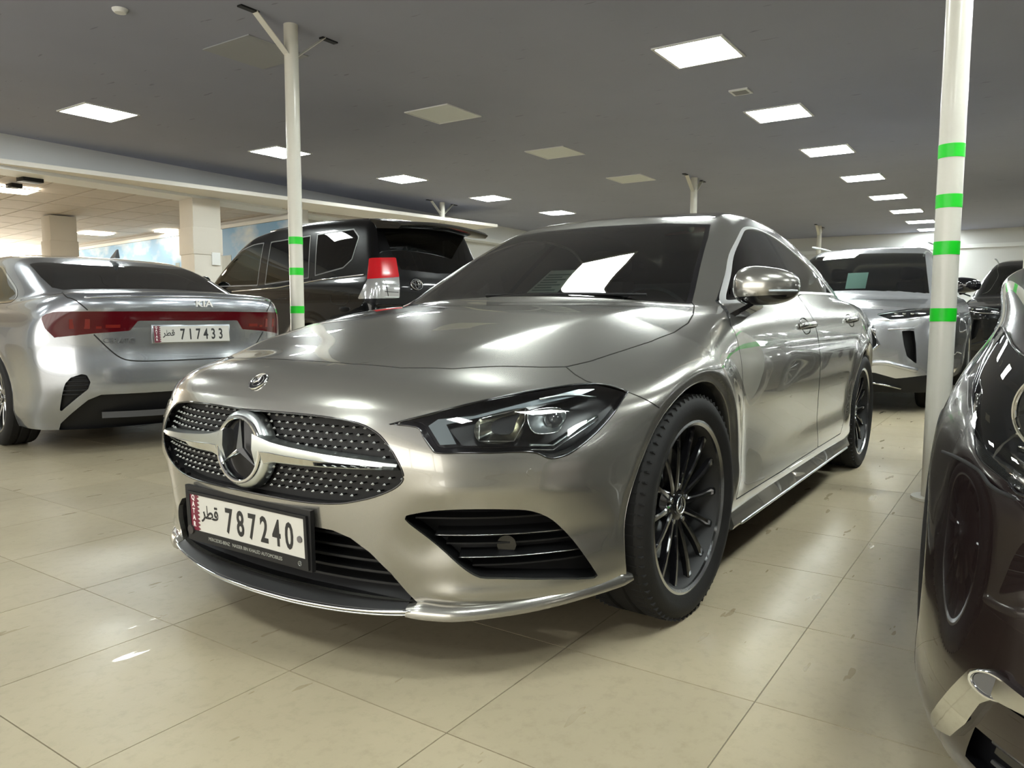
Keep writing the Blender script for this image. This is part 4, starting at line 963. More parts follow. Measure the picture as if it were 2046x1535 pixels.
# ---- bumper openings
it = half(3); IN = (-0.80, -0.52, 0.0)
ib = tm_obj('side_intake', it.offset(0.085, IN), M_BLACK, CLA)
tm_obj('intake_wall', it.wall(0.014, IN), M_PAINT, ib, custom=False)
tm_obj('intake_wall', it.offset(0.014, IN).wall(0.072, IN), M_BLACK, ib, custom=False)
for zz, y0, y1, mt in ((0.402, 0.50, 0.745, M_BLACK), (0.363, 0.535, 0.770, M_BLACK), (0.336, 0.555, 0.78, M_BLACK), (0.309, 0.585, 0.795, M_BLACK), (0.283, 0.61, 0.80, M_BLACK)):
    ys = np.linspace(y0, y1, 16); pts = onx(F_CLA, [(y_, zz) for y_ in ys]); big = zz in (0.363, 0.309)
    sweep('intake_slat', [Vector(p)+Vector(IN)*(0.030 if big else 0.05) for p in pts], [(0.008, -0.002), (0.008, 0.002), (-0.05, 0.006), (-0.05, -0.006)], M_BLACK, ib)
    if big: tube('slat_edge', [Vector(p)+Vector(IN)*0.030+Vector((0.009, 0.003, 0)) for p in pts], 0.0013, M_ALU, ib, n=5)
c = Vector(onx(F_CLA, [(0.672, 0.330)])[0])+Vector(IN)*0.05
disc_obj('tow_eye_cover', ib, frame_of(c, (0, 0, 1), (0.8, 0.52, 0)), 0.024, 0.006, M_GLOSSBLACK)
mirror_copy(ib, CLA)
lo_ = half(4).mirrored()
lb = tm_obj('lower_intake', lo_.offset(0.09, (-1, 0, 0)), M_BLACK, CLA)
tm_obj('intake_wall', lo_.wall(0.016, (-1, 0, 0)), M_PAINT, lb, custom=False)
tm_obj('intake_wall', lo_.offset(0.016, (-1, 0, 0)).wall(0.075, (-1, 0, 0)), M_BLACK, lb, custom=False)
for zz in (0.345, 0.315, 0.285, 0.255, 0.225):
    yy = np.interp(zz, [0.2, 0.27, 0.32, 0.36], [0.47, 0.43, 0.39, 0.32]); pts = onx(F_CLA, [(y_, zz) for y_ in np.linspace(-yy, yy, 24)])
    sweep('intake_slat', [(p[0]-0.045, p[1], p[2]) for p in pts], [(0.006, -0.003), (0.006, 0.003), (-0.04, 0.003), (-0.04, -0.003)], M_BLACK, lb)
# parking sensor on the bumper
for yz_ in ((0.725, 0.520), (-0.725, 0.520)):
    p = onx(F_CLA, [yz_])[0]; n_ = nrm(F_CLA, p); disc_obj('parking_sensor', CLA, frame_of(p, (0, 0, 1), n_), 0.009, 0.0012, M_PAINT, n=24)

# ---- front lip: dark splitter with bright edge and painted ends
LP = [(0.0, 0.852), (0.15, 0.845), (0.30, 0.822), (0.42, 0.792), (0.52, 0.752), (0.58, 0.715), (0.65, 0.655), (0.72, 0.575), (0.78, 0.47), (0.82, 0.38), (0.845, 0.30)]
lx = spl([(a, b) for a, b in LP]+[(-a, b) for a, b in LP if a], 0.03, -1, 1, 0.002)
ys = np.linspace(-0.47, 0.47, 61)
sp = sweep('splitter', [(float(lx(y_)), y_, 0.158+0.02*abs(y_/0.5)**3) for y_ in ys], [(0.012, 0.0), (0.011, 0.008), (-0.02, 0.022), (-0.085, 0.052), (-0.10, 0.03), (-0.05, -0.006)], M_GLOSSBLACK if False else pbr('splitter_grey', (0.035, 0.035, 0.036), 0.35), CLA, auto=50)
tube('splitter_trim', [(float(lx(y_))+0.013, y_, 0.160+0.02*abs(y_/0.5)**3) for y_ in np.linspace(-0.485, 0.485, 60)], 0.0055, M_CHROME, CLA, n=8, flat=(0.8, 0.8))
tube('splitter_trim', [(float(lx(y_))+0.004, y_, 0.150+0.02*abs(y_/0.5)**3) for y_ in np.linspace(-0.485, 0.485, 60)], 0.005, M_SATIN, CLA, n=8, flat=(1.0, 0.7))
LPR = smooth_poly([(0.776, 0.468, 0.166), (0.752, 0.525, 0.164), (0.722, 0.580, 0.164), (0.66, 0.652, 0.170), (0.575, 0.725, 0.178), (0.47, 0.788, 0.188), (0.385, 0.83, 0.196), (0.33, 0.852, 0.202)], 6, False)
o = sweep('lip_end', [tuple(p) for p in LPR], [(0.016, -0.002), (0.018, 0.010), (0.010, 0.028), (-0.012, 0.034), (-0.07, 0.030), (-0.06, -0.008)], M_PAINT, CLA, auto=60, scale=np.interp(np.linspace(0, 1, len(LPR)), [0, 0.08, 0.9, 1], [0.7, 1, 0.9, 0.5]))
mirror_copy(o)
# bumper valance between the paint edge and the lip
tube('joint_line', [Vector(p) for p in ony(F_CLA, [(0.324-0.012*k, 0.693-0.0075*k) for k in range(7)])], 0.0016, M_GAP, CLA, n=5)
q = onzz(F_CLA, [(0.36, 0.667), (0.372, 0.70), (0.375, 0.735), (0.368, 0.758)]); tube('joint_line', [Vector(p) for p in q], 0.0015, M_GAP, CLA, n=5)

# ---- sills
for o in (sweep('side_skirt', [(x_, 0.862, 0.175) for x_ in np.linspace(-0.365, -2.33, 30)], [(-0.06, 0.11), (0.022, 0.082), (0.018, 0.060), (0.030, 0.030), (0.036, 0.012), (0.030, 0.0), (-0.06, -0.005)], M_PAINT, CLA, auto=25),
          tube('skirt_edge', [(x_, 0.897, 0.182) for x_ in np.linspace(-0.45, -2.26, 12)], 0.006, M_SATIN, CLA, n=8)): mirror_copy(o)
# underbody
box('underbody', (-1.57, 0, 0.24), (4.0, 1.30, 0.06), M_LINER, CLA)
box('underbody', (-1.37, 0, 0.21), (1.9, 1.66, 0.06), M_LINER, CLA)

# ---- door handles
for hx, hz in ((-1.365, 0.845), (-2.36, 0.865)):
    p = ony(F_CLA, [(hx, hz)])[0]; n_ = nrm(F_CLA, p)
    Mh = frame_of(p, (-1, 0, 0), n_)
    hb = lathe('handle_bowl', [(0.0, -0.012), (0.030, -0.010), (0.052, -0.002), (0.060, 0.001), (0.062, 0.0)], M_GLOSSBLACK, CLA, n=32, axis='z'); hb.data.transform(Mh @ Matrix.Translation((-0.01, 0, 0)) @ Matrix.Diagonal((1.25, 0.62, 1, 1)))
    pts = [Mh @ Vector((a, 0.0, h)) for a, h in ((-0.115, 0.0), (-0.100, 0.014), (-0.05, 0.026), (0.02, 0.028), (0.085, 0.022), (0.105, 0.010), (0.112, 0.0))]
    pts = [Vector(v) for v in smooth_poly([tuple(v) for v in pts], 4, False)]
    ho = tube('door_handle', pts, 0.013, M_PAINT, CLA, n=10, flat=(0.95, 0.6), up=n_)
    tube('handle_strip', [v+Vector(n_)*0.007 for v in pts[4:-4]], 0.004, M_CHROME, ho, n=6, flat=(0.9, 0.5), up=n_)
    mirror_copy(hb); mirror_copy(ho)

# ---- door mirror
def superhead(c, r, m0, mat, name, parent, zlo, zhi, sx=2.6, rot=0.0):
    bm = bmesh.new(); nu, nv = 28, 22; rows = []
    for i in range(nv+1):
        v = -math.pi/2+math.pi*i/nv; row = []
        for j in range(nu):
            u = 2*math.pi*j/nu; pw = lambda a: math.copysign(abs(a)**(2/sx), a)
            X_ = pw(math.cos(v))*pw(math.cos(u)); Y_ = pw(math.cos(v))*pw(math.sin(u)); Z_ = pw(math.sin(v))
            if X_ < 0: X_ *= 0.35
            Y_ -= 0.0; zsc = 1.0-0.22*(0.5+0.5*Y_)
            if Z_ > 0: zsc *= 1.0-0.10*Y_
            row.append(bm.verts.new((c[0]+r[0]*X_*(1-0.25*max(0, Y_)), c[1]+r[1]*Y_, c[2]+r[2]*Z_*zsc)))
        rows.append(row)
    for i in range(nv):
        for j in range(nu):
            j2 = (j+1) % nu; z_ = sum(v.co.z for v in (rows[i][j], rows[i+1][j]))/2
            if zlo <= z_ <= zhi: bm.faces.new((rows[i][j], rows[i][j2], rows[i+1][j2], rows[i+1][j]))
    bmesh.ops.remove_doubles(bm, verts=bm.verts, dist=1e-5)
    bmesh.ops.delete(bm, geom=[v for v in bm.verts if not v.link_faces], context='VERTS')
    bmesh.ops.rotate(bm, verts=bm.verts, cent=c, matrix=Matrix.Rotation(rot, 3, 'Z'))
    return bm_obj(name, bm, mat, parent, auto=60)
mc = (-0.555, 0.925, 0.99); mr_ = (0.092, 0.110, 0.074)
mir_ = superhead(mc, mr_, 0, M_PAINT, 'door_mirror', CLA, 0.955, 2.0, rot=0.22)
superhead(mc, (0.091, 0.109, 0.074), 0, M_GLOSSBLACK, 'mirror_lower', mir_, 0.0, 0.962, rot=0.22)
box('mirror_glass', (-0.590, 0.915, 0.985), (0.004, 0.16, 0.085), M_CHROME, mir_, rot=Matrix.Rotation(0.22, 3, 'Z'))
loft('mirror_arm', [[(-0.53+a*0.055-0.03*t, 0.80+t*0.10, 0.872+t*0.062+b*0.020*(1-0.2*t)) for a, b in ((-1, -1), (1, -0.6), (1.1, 0.4), (0.2, 1), (-1, 1))] for t in np.linspace(0, 1, 6)], M_GLOSSBLACK, mir_)
tube('turn_signal', [Vector((mc[0]+0.088*math.cos(a), mc[1]+0.112*math.sin(a), 0.972)) for a in np.linspace(0.3, 1.3, 8)], 0.004, M_DRL, mir_, n=6)
c = mirror_copy(mir_, CLA); c.location = (-0.62, 0.06, -0.02)
q = ony(F_CLA, [(-0.60, 0.945), (-0.735, 1.022), (-0.70, 0.960)]); o = patch_solid('mirror_triangle', [Vector(p)+Vector((0, 0.003, 0)) for p in q], (0, -1, 0), 0.004, M_GLOSSBLACK, CLA); mirror_copy(o)
# B: bonnet creases as fine raised lines are in the surface itself; wiper cowl
tube('wiper', [Vector((-0.47, 0.52, 0.965)), Vector((-0.42, 0.2, 0.972)), Vector((-0.40, -0.15, 0.97))], 0.006, M_BLACK, CLA, n=6)

# ---- number plate
def zigzag_strip(w, h, n, depth): return [(0, 0), (w, 0)]+sum([[(w+depth, (k+0.5)*h/n), (w, (k+1)*h/n)] for k in range(n)], [])+[(0, h)]
def number_plate(parent, M, w, h, digits, frame=True):
    """M: local x along the plate, y up, z out; origin at plate centre"""
    T = Matrix.Translation
    pl = prism('number_plate', [(-w/2, -h/2), (w/2, -h/2), (w/2, h/2), (-w/2, h/2)], 0.002, M, M_PLATE, parent)
    Mo = M @ T((-w/2, -h/2, 0.0021)); k = w/0.47
    prism('plate_flag', zigzag_strip(0.030*k, h, 9, 0.012*k), 0.0004, Mo, M_MAROON, pl)
    for i, chh in enumerate('QATAR'):
        text_obj('plate_letter', chh, h*0.19, Mo @ T((0.0145*k, h*(0.845-0.185*i), 0.0006)), M_WHITE, pl, align='CENTER', bold=0.0004, sx=0.9)
    text_obj('plate_arabic', '\uFEAE\uFEC4\uFED7', h*0.50, Mo @ T((0.088*k, h*0.40, 0.0004)), M_INK, pl, align='CENTER', bold=0.0009, sx=0.95)
    for i, chh in enumerate(digits):
        text_obj('plate_digit', chh, h*0.93, Mo @ T((0.150*k+0.0485*k*i+0.021*k, h*0.165, 0.0004)), M_INK, pl, align='CENTER', bold=0.0020, sx=0.66)
    return pl
PM = frame_of((0.884, 0, 0.3415), (0, 1, 0), (1, 0, -0.04))
holder = prism('plate_holder', smooth_poly([(-0.262, -0.085), (0.252, -0.085), (0.256, 0.072), (-0.262, 0.072)], 3, corners=(0, 1, 2, 3)), 0.012, PM @ Matrix.Translation((0, 0, -0.014)), M_BLACK, CLA)
number_plate(CLA, PM, 0.47, 0.103, '787240')
bm = bmesh.new()
for c, sz in (((0, 0.0545, 0), (0.49, 0.008, 0.008)), ((0, -0.066, 0), (0.49, 0.028, 0.007)), ((-0.2405, 0, 0), (0.010, 0.11, 0.008)), ((0.2405, 0, 0), (0.010, 0.11, 0.008))): box_bm(bm, c, sz)
bmesh.ops.transform(bm, matrix=PM, verts=bm.verts); bm_obj('plate_frame', bm, M_BLACK, CLA)
text_obj('frame_text', 'MERCEDES-BENZ   NASSER BIN KHALED AUTOMOBILES', 0.0135, PM @ Matrix.Translation((-0.005, -0.071, 0.0036)), M_SATIN, holder, align='CENTER', sx=0.92)
Mx = PM @ Matrix.Translation((0.215, -0.066, 0.0036)); ring_obj('frame_logo_ring', holder, Mx, 0.0055, 0.0065, 0.0008, M_SATIN, 24); star3('frame_logo_star', holder, Mx, 0.0058, 0.001, M_SATIN)
disc_obj('plate_screw_cap', CLA, PM @ Matrix.Translation((0.218, -0.004, 0.002)), 0.0085, 0.003, pbr('grey_cap', (0.12, 0.11, 0.11), 0.5), n=24)
disc_obj('plate_screw_cap', CLA, PM @ Matrix.Translation((-0.236, -0.052, 0.004)), 0.013, 0.004, pbr('dark_cap', (0.03, 0.025, 0.025), 0.5), n=24)

# ---- cabin interior
def cabin(parent, x0, zb, seats, dash, driver=0.36, zs=0.0):
    """dash top, seats with headrests and a steering wheel"""
    dx, dz, dw = dash
    rows = [[(dx+a, y_, dz+b-0.03*(y_/dw)**2) for a, b in ((0.10, -0.02), (-0.02, 0.015), (-0.22, 0.01), (-0.30, -0.06), (-0.24, -0.30), (0.05, -0.30))] for y_ in np.linspace(-dw, dw, 9)]
    loft('dashboard', rows, M_INTERIOR, parent)
    sw = lathe('steering_wheel', [(0.172, 0.0), (0.180, 0.012), (0.188, 0.0), (0.180, -0.012)], M_INTERIOR, parent, n=40, axis='z', closed=True)
    Ms = Matrix.Translation((dx-0.42, driver, dz-0.06)) @ Matrix.Rotation(-1.15, 4, 'Y'); sw.data.transform(Ms)
    hub = disc_obj('steering_hub', sw, Ms, 0.06, 0.02, M_INTERIOR)
    for (sx_, sy_, sz_) in seats:
        st = superhead((sx_, sy_, sz_), (0.25, 0.24, 0.10), 0, M_SEAT, 'seat', parent, -9, 9, sx=3.5)
        rows = [[(sx_-0.22-0.34*t+a*0.07, sy_+b*0.23*(1-0.3*t*t), sz_+0.02+0.60*t) for a, b in ((1, -0.8), (1.2, 0), (1, 0.8), (0, 1), (-1, 0.8), (-1, -0.8), (0, -1))] for t in np.linspace(0, 1, 8)]
        loft('backrest', rows, M_SEAT, st)
        hr = superhead((sx_-0.60, sy_, sz_+0.72), (0.07, 0.13, 0.09), 0, M_SEAT, 'headrest', st, -9, 9, sx=3.2)
    return sw
cabin(CLA, 0, 0, [(-1.35, 0.37, 0.46), (-1.35, -0.37, 0.46)], (-0.50, 0.90, 0.62))
box('cabin_floor', (-1.6, 0, 0.36), (2.4, 1.4, 0.04), M_INTERIOR, CLA)
for sx_ in (0.0,):
    loft('rear_bench', [[(-2.15-0.5*t, y_, 0.5+0.5*t+b) for y_, b in ((-0.58, 0), (-0.58, 0.1), (0.58, 0.1), (0.58, 0))] for t in np.linspace(0, 1, 5)], M_SEAT, CLA)
for s in (1, -1):
    q = ony(F_CLA, [(x_, 0.60) for x_ in np.linspace(-0.5, -2.9, 8)]); q2 = ony(F_CLA, [(x_, 0.93) for x_ in np.linspace(-0.7, -2.9, 8)])
    vs = [(p[0], (p[1]-0.07)*s, p[2]) for p in q]+[(p[0], (p[1]-0.06)*s, p[2]) for p in q2]
    mesh_obj('door_lining', vs, [(i, i+1, i+9, i+8) for i in range(7)], M_INTERIOR, CLA)
# sheet of paper behind the windscreen
M_PAPER = pbr('paper', (0.62, 0.62, 0.55), 0.7)
def ws_pt(y_, z_, d=0.012):
    p = solve_axis(F_CLA, np.array([[0, abs(y_), z_]]), 0, -0.2, -1.2)[0]; n_ = nrm(F_CLA, p); p[1] = y_; return Vector(p)-Vector(n_)*d
sh = [ws_pt(0.02, 0.985), ws_pt(0.155, 0.985), ws_pt(0.155, 1.085), ws_pt(0.02, 1.085)]
sheet = patch_solid('paper_sheet', sh, (-0.5, 0, -0.8), 0.0006, M_PAPER, None); tag(sheet, 'printed sheet of paper propped behind the windscreen of the champagne saloon', 'paper')
def sheet_pt(a, b): return sh[0]*(1-a)*(1-b)+sh[1]*a*(1-b)+sh[2]*a*b+sh[3]*(1-a)*b+Vector((0.0012, 0, 0.0012))
M_PRINT = pbr('sheet_print', (0.12, 0.16, 0.12), 0.7)
for k in range(7):
    b0 = 0.1+k*0.11; patch_solid('print_line', [sheet_pt(0.1, b0), sheet_pt(0.85-0.2*(k % 2), b0), sheet_pt(0.85-0.2*(k % 2), b0+0.05), sheet_pt(0.1, b0+0.05)], (-0.5, 0, -0.8), 0.0003, M_PRINT, sheet)

# ---- tail of the car (seen only from other positions)
for s in (1,):
    q = [(y_, z_) for y_, z_ in ((0.42, 0.86), (0.62, 0.88), (0.74, 0.86), (0.74, 0.80), (0.60, 0.79), (0.42, 0.81))]
    pr = solve_axis(F_CLA, np.array([(0, a, b) for a, b in q]), 0, -4.2, -3.0)
    o = patch_solid('tail_lamp', [Vector(p)+Vector((-0.004, 0, 0)) for p in pr], (1, 0, 0), 0.02, pbr('tail_red', (0.25, 0.004, 0.006), 0.1, coat=1.0), CLA); mirror_copy(o)
box('rear_diffuser', (-3.68, 0, 0.26), (0.10, 1.2, 0.14), M_BLACK, CLA, bev=0.02)
# ------------------------------------------------------------------ other cars: one family of body surfaces
def make_F(S):
    Hc = spl(S['Hc'], 0.04); fx = zspl(S['fx'], 0.03); W0 = spl(S['W0'], 0.10); gz = zspl(S['gz'], 0.03); wb = spl(S['wb'], 0.10)
    zr = spl(S['zr'], 0.06); bow = spl(S['bow'], 0.1); rx = zspl(S['rx'], 0.03); cr = spl(S['cr'], 0.1)
    fb, rb = S['fb'], S['rb']; zb = S['zb']; t1, t2 = S['tum']; axr = S['axr']; Ra = S['Ra']; zw = S['zw']; k1, k2, k3, k4 = S['k']; zbot = S['zbot']
    extra = S.get('extra')
    def F(x, y, z):
        y2 = y*y; ay = np.sqrt(y2+1e-8); arch = 0.0
        for xc in (0.0, axr):
            rr = np.sqrt((x-xc)**2+(z-zw)**2)-Ra-0.03
            arch = arch+np.exp(-(rr/np.where(rr > 0, 0.065, 0.022))**2)*S['flare']
        side = ay-(W0(x)+gz(z)+arch*sstep(z, 0.2, 0.4))
        front = (x-(fx(z)-fb[0]*y2-fb[1]*y2*y2))*0.93
        top = (z-(Hc(x)-cr(x)*y2))*0.97
        rear = ((rx(z)+rb[0]*y2+rb[1]*y2*y2)-x)*0.97
        f = smax(front, side, k1); f = smax(f, top, k2); f = smax(f, rear, k3); f = smax(f, zbot-z, 0.05)
        if extra: f = f+extra(x, ay, z)
        zz = smax(z-zb, 0*z-0.01, 0.06)
        cs = (ay-(wb(x)-t1*zz-t2*zz*zz))*0.9
        ct = (z-(zr(x+bow(x)*y2)-S['rc']*y2))*0.9
        c = smax(cs, ct, k4); c = smax(c, rear+S.get('rin', 0.0), k3*0.8); c = np.maximum(c, zb-0.25-z)
        return smin(f, c, 0.05)
    return F
KIA = dict(Hc=[(1.1, 0.4), (0.9, 0.62), (0.7, 0.76), (0.3, 0.86), (-0.2, 0.95), (-0.6, 0.975), (-2.6, 0.985), (-3.0, 1.01), (-3.3, 1.035), (-3.6, 1.045), (-3.72, 1.045), (-3.9, 1.0)],
    fx=[(0, 0.75), (0.2, 0.82), (0.5, 0.88), (0.7, 0.85), (1, 0.7)], W0=[(1, 0.84), (0.5, 0.885), (0, 0.90), (-1.3, 0.895), (-2.7, 0.90), (-3.2, 0.885), (-3.5, 0.865), (-3.8, 0.84)],
    gz=[(0, -0.1), (0.18, -0.05), (0.26, -0.015), (0.4, -0.022), (0.6, -0.008), (0.7, 0), (0.80, -0.006), (0.88, -0.03), (0.95, -0.07), (1.0, -0.11), (1.1, -0.22)],
    wb=[(0, 0.66), (-0.3, 0.745), (-0.8, 0.81), (-1.6, 0.83), (-2.4, 0.81), (-2.9, 0.765), (-3.3, 0.70), (-3.8, 0.62)],
    zr=[(0.2, 0.62), (-0.35, 0.955), (-0.9, 1.235), (-1.2, 1.32), (-1.6, 1.355), (-2.0, 1.355), (-2.4, 1.32), (-2.65, 1.27), (-2.85, 1.205), (-3.05, 1.13), (-3.25, 1.06), (-3.5, 0.95), (-4, 0.7)],
    bow=[(0, 0.3), (-0.8, 0.3), (-1.5, 0.05), (-2.2, 0), (-2.7, -0.12), (-3.2, -0.16)], rx=[(0, -3.5), (0.2, -3.60), (0.3, -3.68), (0.42, -3.735), (0.55, -3.735), (0.66, -3.72), (0.78, -3.725), (0.9, -3.745), (1.0, -3.765), (1.1, -3.76)],
    cr=[(0.9, 0.17), (0.2, 0.13), (-0.5, 0.06), (-0.9, 0.02), (-2.8, 0.02), (-3.3, 0.03), (-3.8, 0.05)], fb=(0.25, 0.45), rb=(0.14, 0.30), zb=0.95, tum=(0.50, 0.3), axr=-2.70, Ra=0.355, zw=0.32, k=(0.28, 0.12, 0.20, 0.14), zbot=0.14, flare=0.008, rc=0.055, rin=0.25)
PRADO = dict(Hc=[(1.2, 0.7), (0.95, 0.95), (0.85, 1.02), (0.4, 1.09), (-0.2, 1.15), (-0.6, 1.19), (-1.0, 1.22), (-3.9, 1.27)], fx=[(0, 0.8), (0.4, 0.9), (0.7, 0.92), (1.0, 0.88), (1.3, 0.7)],
    W0=[(1, 0.90), (0.5, 0.925), (0, 0.935), (-2.8, 0.935), (-3.5, 0.925), (-3.9, 0.905)], gz=[(0, -0.06), (0.4, -0.02), (0.6, 0.0), (1.0, 0.0), (1.1, -0.012), (1.2, -0.035), (1.27, -0.06), (1.4, -0.11), (1.6, -0.2)],
    wb=[(0, 0.74), (-0.4, 0.83), (-0.8, 0.87), (-3.0, 0.87), (-3.9, 0.845)], zr=[(0.2, 0.70), (-0.27, 1.16), (-0.77, 1.54), (-1.07, 1.75), (-1.32, 1.86), (-1.8, 1.925), (-2.5, 1.95), (-3.2, 1.94), (-3.7, 1.90), (-4.2, 1.84)],
    bow=[(0, 0.2), (-1, 0.18), (-1.8, 0), (-4, 0)], rx=[(0, -3.75), (0.5, -3.86), (0.9, -3.88), (1.2, -3.86), (1.45, -3.78), (1.75, -3.66), (2.0, -3.55)], cr=[(1, 0.1), (-0.5, 0.05), (-1, 0.0), (-4, 0)], fb=(0.15, 0.3), rb=(0.06, 0.10), zb=1.25, tum=(0.22, 0.10), axr=-2.79, Ra=0.42, zw=0.385, k=(0.22, 0.10, 0.14, 0.15), zbot=0.42, flare=0.02, rc=0.05, rin=0.0)
INF = dict(Hc=[(1.2, 0.5), (0.98, 0.83), (0.90, 0.925), (0.8, 0.965), (0.6, 1.0), (0.2, 1.055), (-0.3, 1.10), (-0.6, 1.115), (-4, 1.15)], fx=[(0, 0.75), (0.18, 0.80), (0.3, 0.87), (0.45, 0.915), (0.6, 0.925), (0.8, 0.925), (0.92, 0.90), (1.1, 0.8)],
    W0=[(1, 0.93), (0.5, 0.965), (0, 0.985), (-1.4, 0.965), (-2.9, 0.985), (-3.6, 0.95), (-4.1, 0.9)], gz=[(0, -0.1), (0.3, -0.03), (0.5, -0.02), (0.7, 0.0), (0.85, 0), (0.95, -0.015), (1.05, -0.05), (1.12, -0.085), (1.25, -0.18)],
    wb=[(0, 0.74), (-0.3, 0.82), (-0.7, 0.87), (-1.6, 0.89), (-3, 0.86), (-4, 0.78)], zr=[(0.3, 0.72), (-0.28, 1.09), (-0.8, 1.385), (-1.2, 1.59), (-1.45, 1.675), (-2.0, 1.73), (-2.6, 1.745), (-3.3, 1.70), (-4.2, 1.6)],
    bow=[(0, 0.26), (-1.0, 0.22), (-1.8, 0), (-4, 0)], rx=[(0, -3.8), (0.5, -4.0), (1.0, -4.05), (1.3, -3.9), (1.7, -3.6)], cr=[(1, 0.10), (0.2, 0.09), (-0.5, 0.05), (-1, 0.01), (-4, 0)], fb=(0.16, 0.30), rb=(0.1, 0.2), zb=1.12, tum=(0.42, 0.2), axr=-2.90, Ra=0.41, zw=0.375, k=(0.26, 0.10, 0.2, 0.15), zbot=0.17, flare=0.012, rc=0.05)
DARK = dict(Hc=[(1.2, 0.45), (1.0, 0.66), (0.93, 0.76), (0.85, 0.83), (0.7, 0.90), (0.45, 0.965), (0.1, 1.02), (-0.3, 1.05), (-0.6, 1.07), (-4, 1.1)], fx=[(0, 0.82), (0.12, 0.97), (0.25, 0.98), (0.36, 0.965), (0.5, 0.955), (0.62, 0.94), (0.72, 0.90), (0.85, 0.82), (1.0, 0.70)],
    W0=[(1, 0.88), (0.6, 0.915), (0.2, 0.925), (0, 0.93), (-1.4, 0.92), (-2.7, 0.93), (-3.3, 0.90), (-3.8, 0.85)], gz=[(0, -0.1), (0.05, -0.03), (0.12, -0.008), (0.20, 0.002), (0.28, -0.001), (0.38, -0.007), (0.5, -0.014), (0.60, -0.016), (0.68, -0.035), (0.78, -0.075), (0.88, -0.12), (1.0, -0.08), (1.08, -0.12), (1.2, -0.2)],
    wb=[(0, 0.58), (-0.3, 0.64), (-0.7, 0.68), (-1.6, 0.70), (-3, 0.68), (-4, 0.64)], zr=[(0.3, 0.70), (-0.28, 1.04), (-0.8, 1.33), (-1.2, 1.50), (-1.5, 1.57), (-2.0, 1.60), (-2.6, 1.57), (-3.1, 1.46), (-3.5, 1.3), (-4, 1.1)],
    bow=[(0, 0.28), (-1.0, 0.22), (-1.8, 0), (-4, 0)], rx=[(0, -3.5), (0.5, -3.65), (1.0, -3.65), (1.4, -3.45)], cr=[(1, 0.34), (0.6, 0.30), (0.3, 0.24), (-0.3, 0.12), (-0.8, 0.03), (-4, 0)], fb=(0.22, 0.42), rb=(0.1, 0.2), zb=1.06, tum=(0.46, 0.25), axr=-2.70, Ra=0.38, zw=0.345, k=(0.34, 0.16, 0.2, 0.15), zbot=0.07, flare=0.010, rc=0.05)
POSE = {'kia': (-1.36, -6.66, math.radians(263.0)), 'prado': (-4.70, -7.48, math.radians(264.6)), 'inf': (-6.28, 0.07, 0.0), 'dark': (0.04, 2.428, 0.0), 'blk': (-12.2, 1.80, 0.0)}
# ------------------------------------------------------------------ neighbours
def shell(S, h, xr, zt):
    F = make_F(S); P, N, T = surfnet(F, (xr, -0.05, S['zbot']-0.05), (1.12, 1.12, zt), h); tm = TM(P, N, T)
    f = tm.cut(tm.P[:, 1].copy()); tm.drop(tm.tri_mean(f) < 0); tm.compact(); tm.P[np.abs(tm.P[:, 1]) < 1e-4, 1] = 0
    x, y, z = tm.P.T; f = np.minimum(np.hypot(x, z-S['zw']), np.hypot(x-S['axr'], z-S['zw']))-S['Ra']
    f = np.where(y > 0.45, f, np.abs(f)+0.02); f = tm.cut(f); tm.drop(tm.tri_mean(f) < 0)
    f = tm.cut(tm.P[:, 2]-S['zbot']-0.02); tm.drop(tm.tri_mean(f) < 0); tm.compact()
    return F, tm
def region(tm, kind, poly, lab, cond=None, only=0, inset=0.0):
    x, y, z = tm.P.T
    if kind == 'f': a, b, m = np.arctan2(y, x+0.3)*1.05, z, x > 0.1
    elif kind == 'r': a, b, m = np.arctan2(y, -(x+2.7))*0.95, z, x < -2.8
    elif kind == 's': a, b, m = x, z, y > 0.40
    elif kind == 't': a, b, m = x, y, z > 0.9
    elif kind == 'w': a, b, m = y, z, (x < 0.2) & (x > -2.0)
    if cond is not None: m = m & cond(x, y, z)
    f = cut_region(tm, a, b, poly, m, inset); mark(tm, f, lab, only); return f
def fpt(q): return [(math.atan2(abs(p[1]), p[0]+0.3)*1.05, p[2]) for p in q]
def rpt(q): return [(math.atan2(abs(p[1]), -(p[0]+2.7))*0.95, p[2]) for p in q]
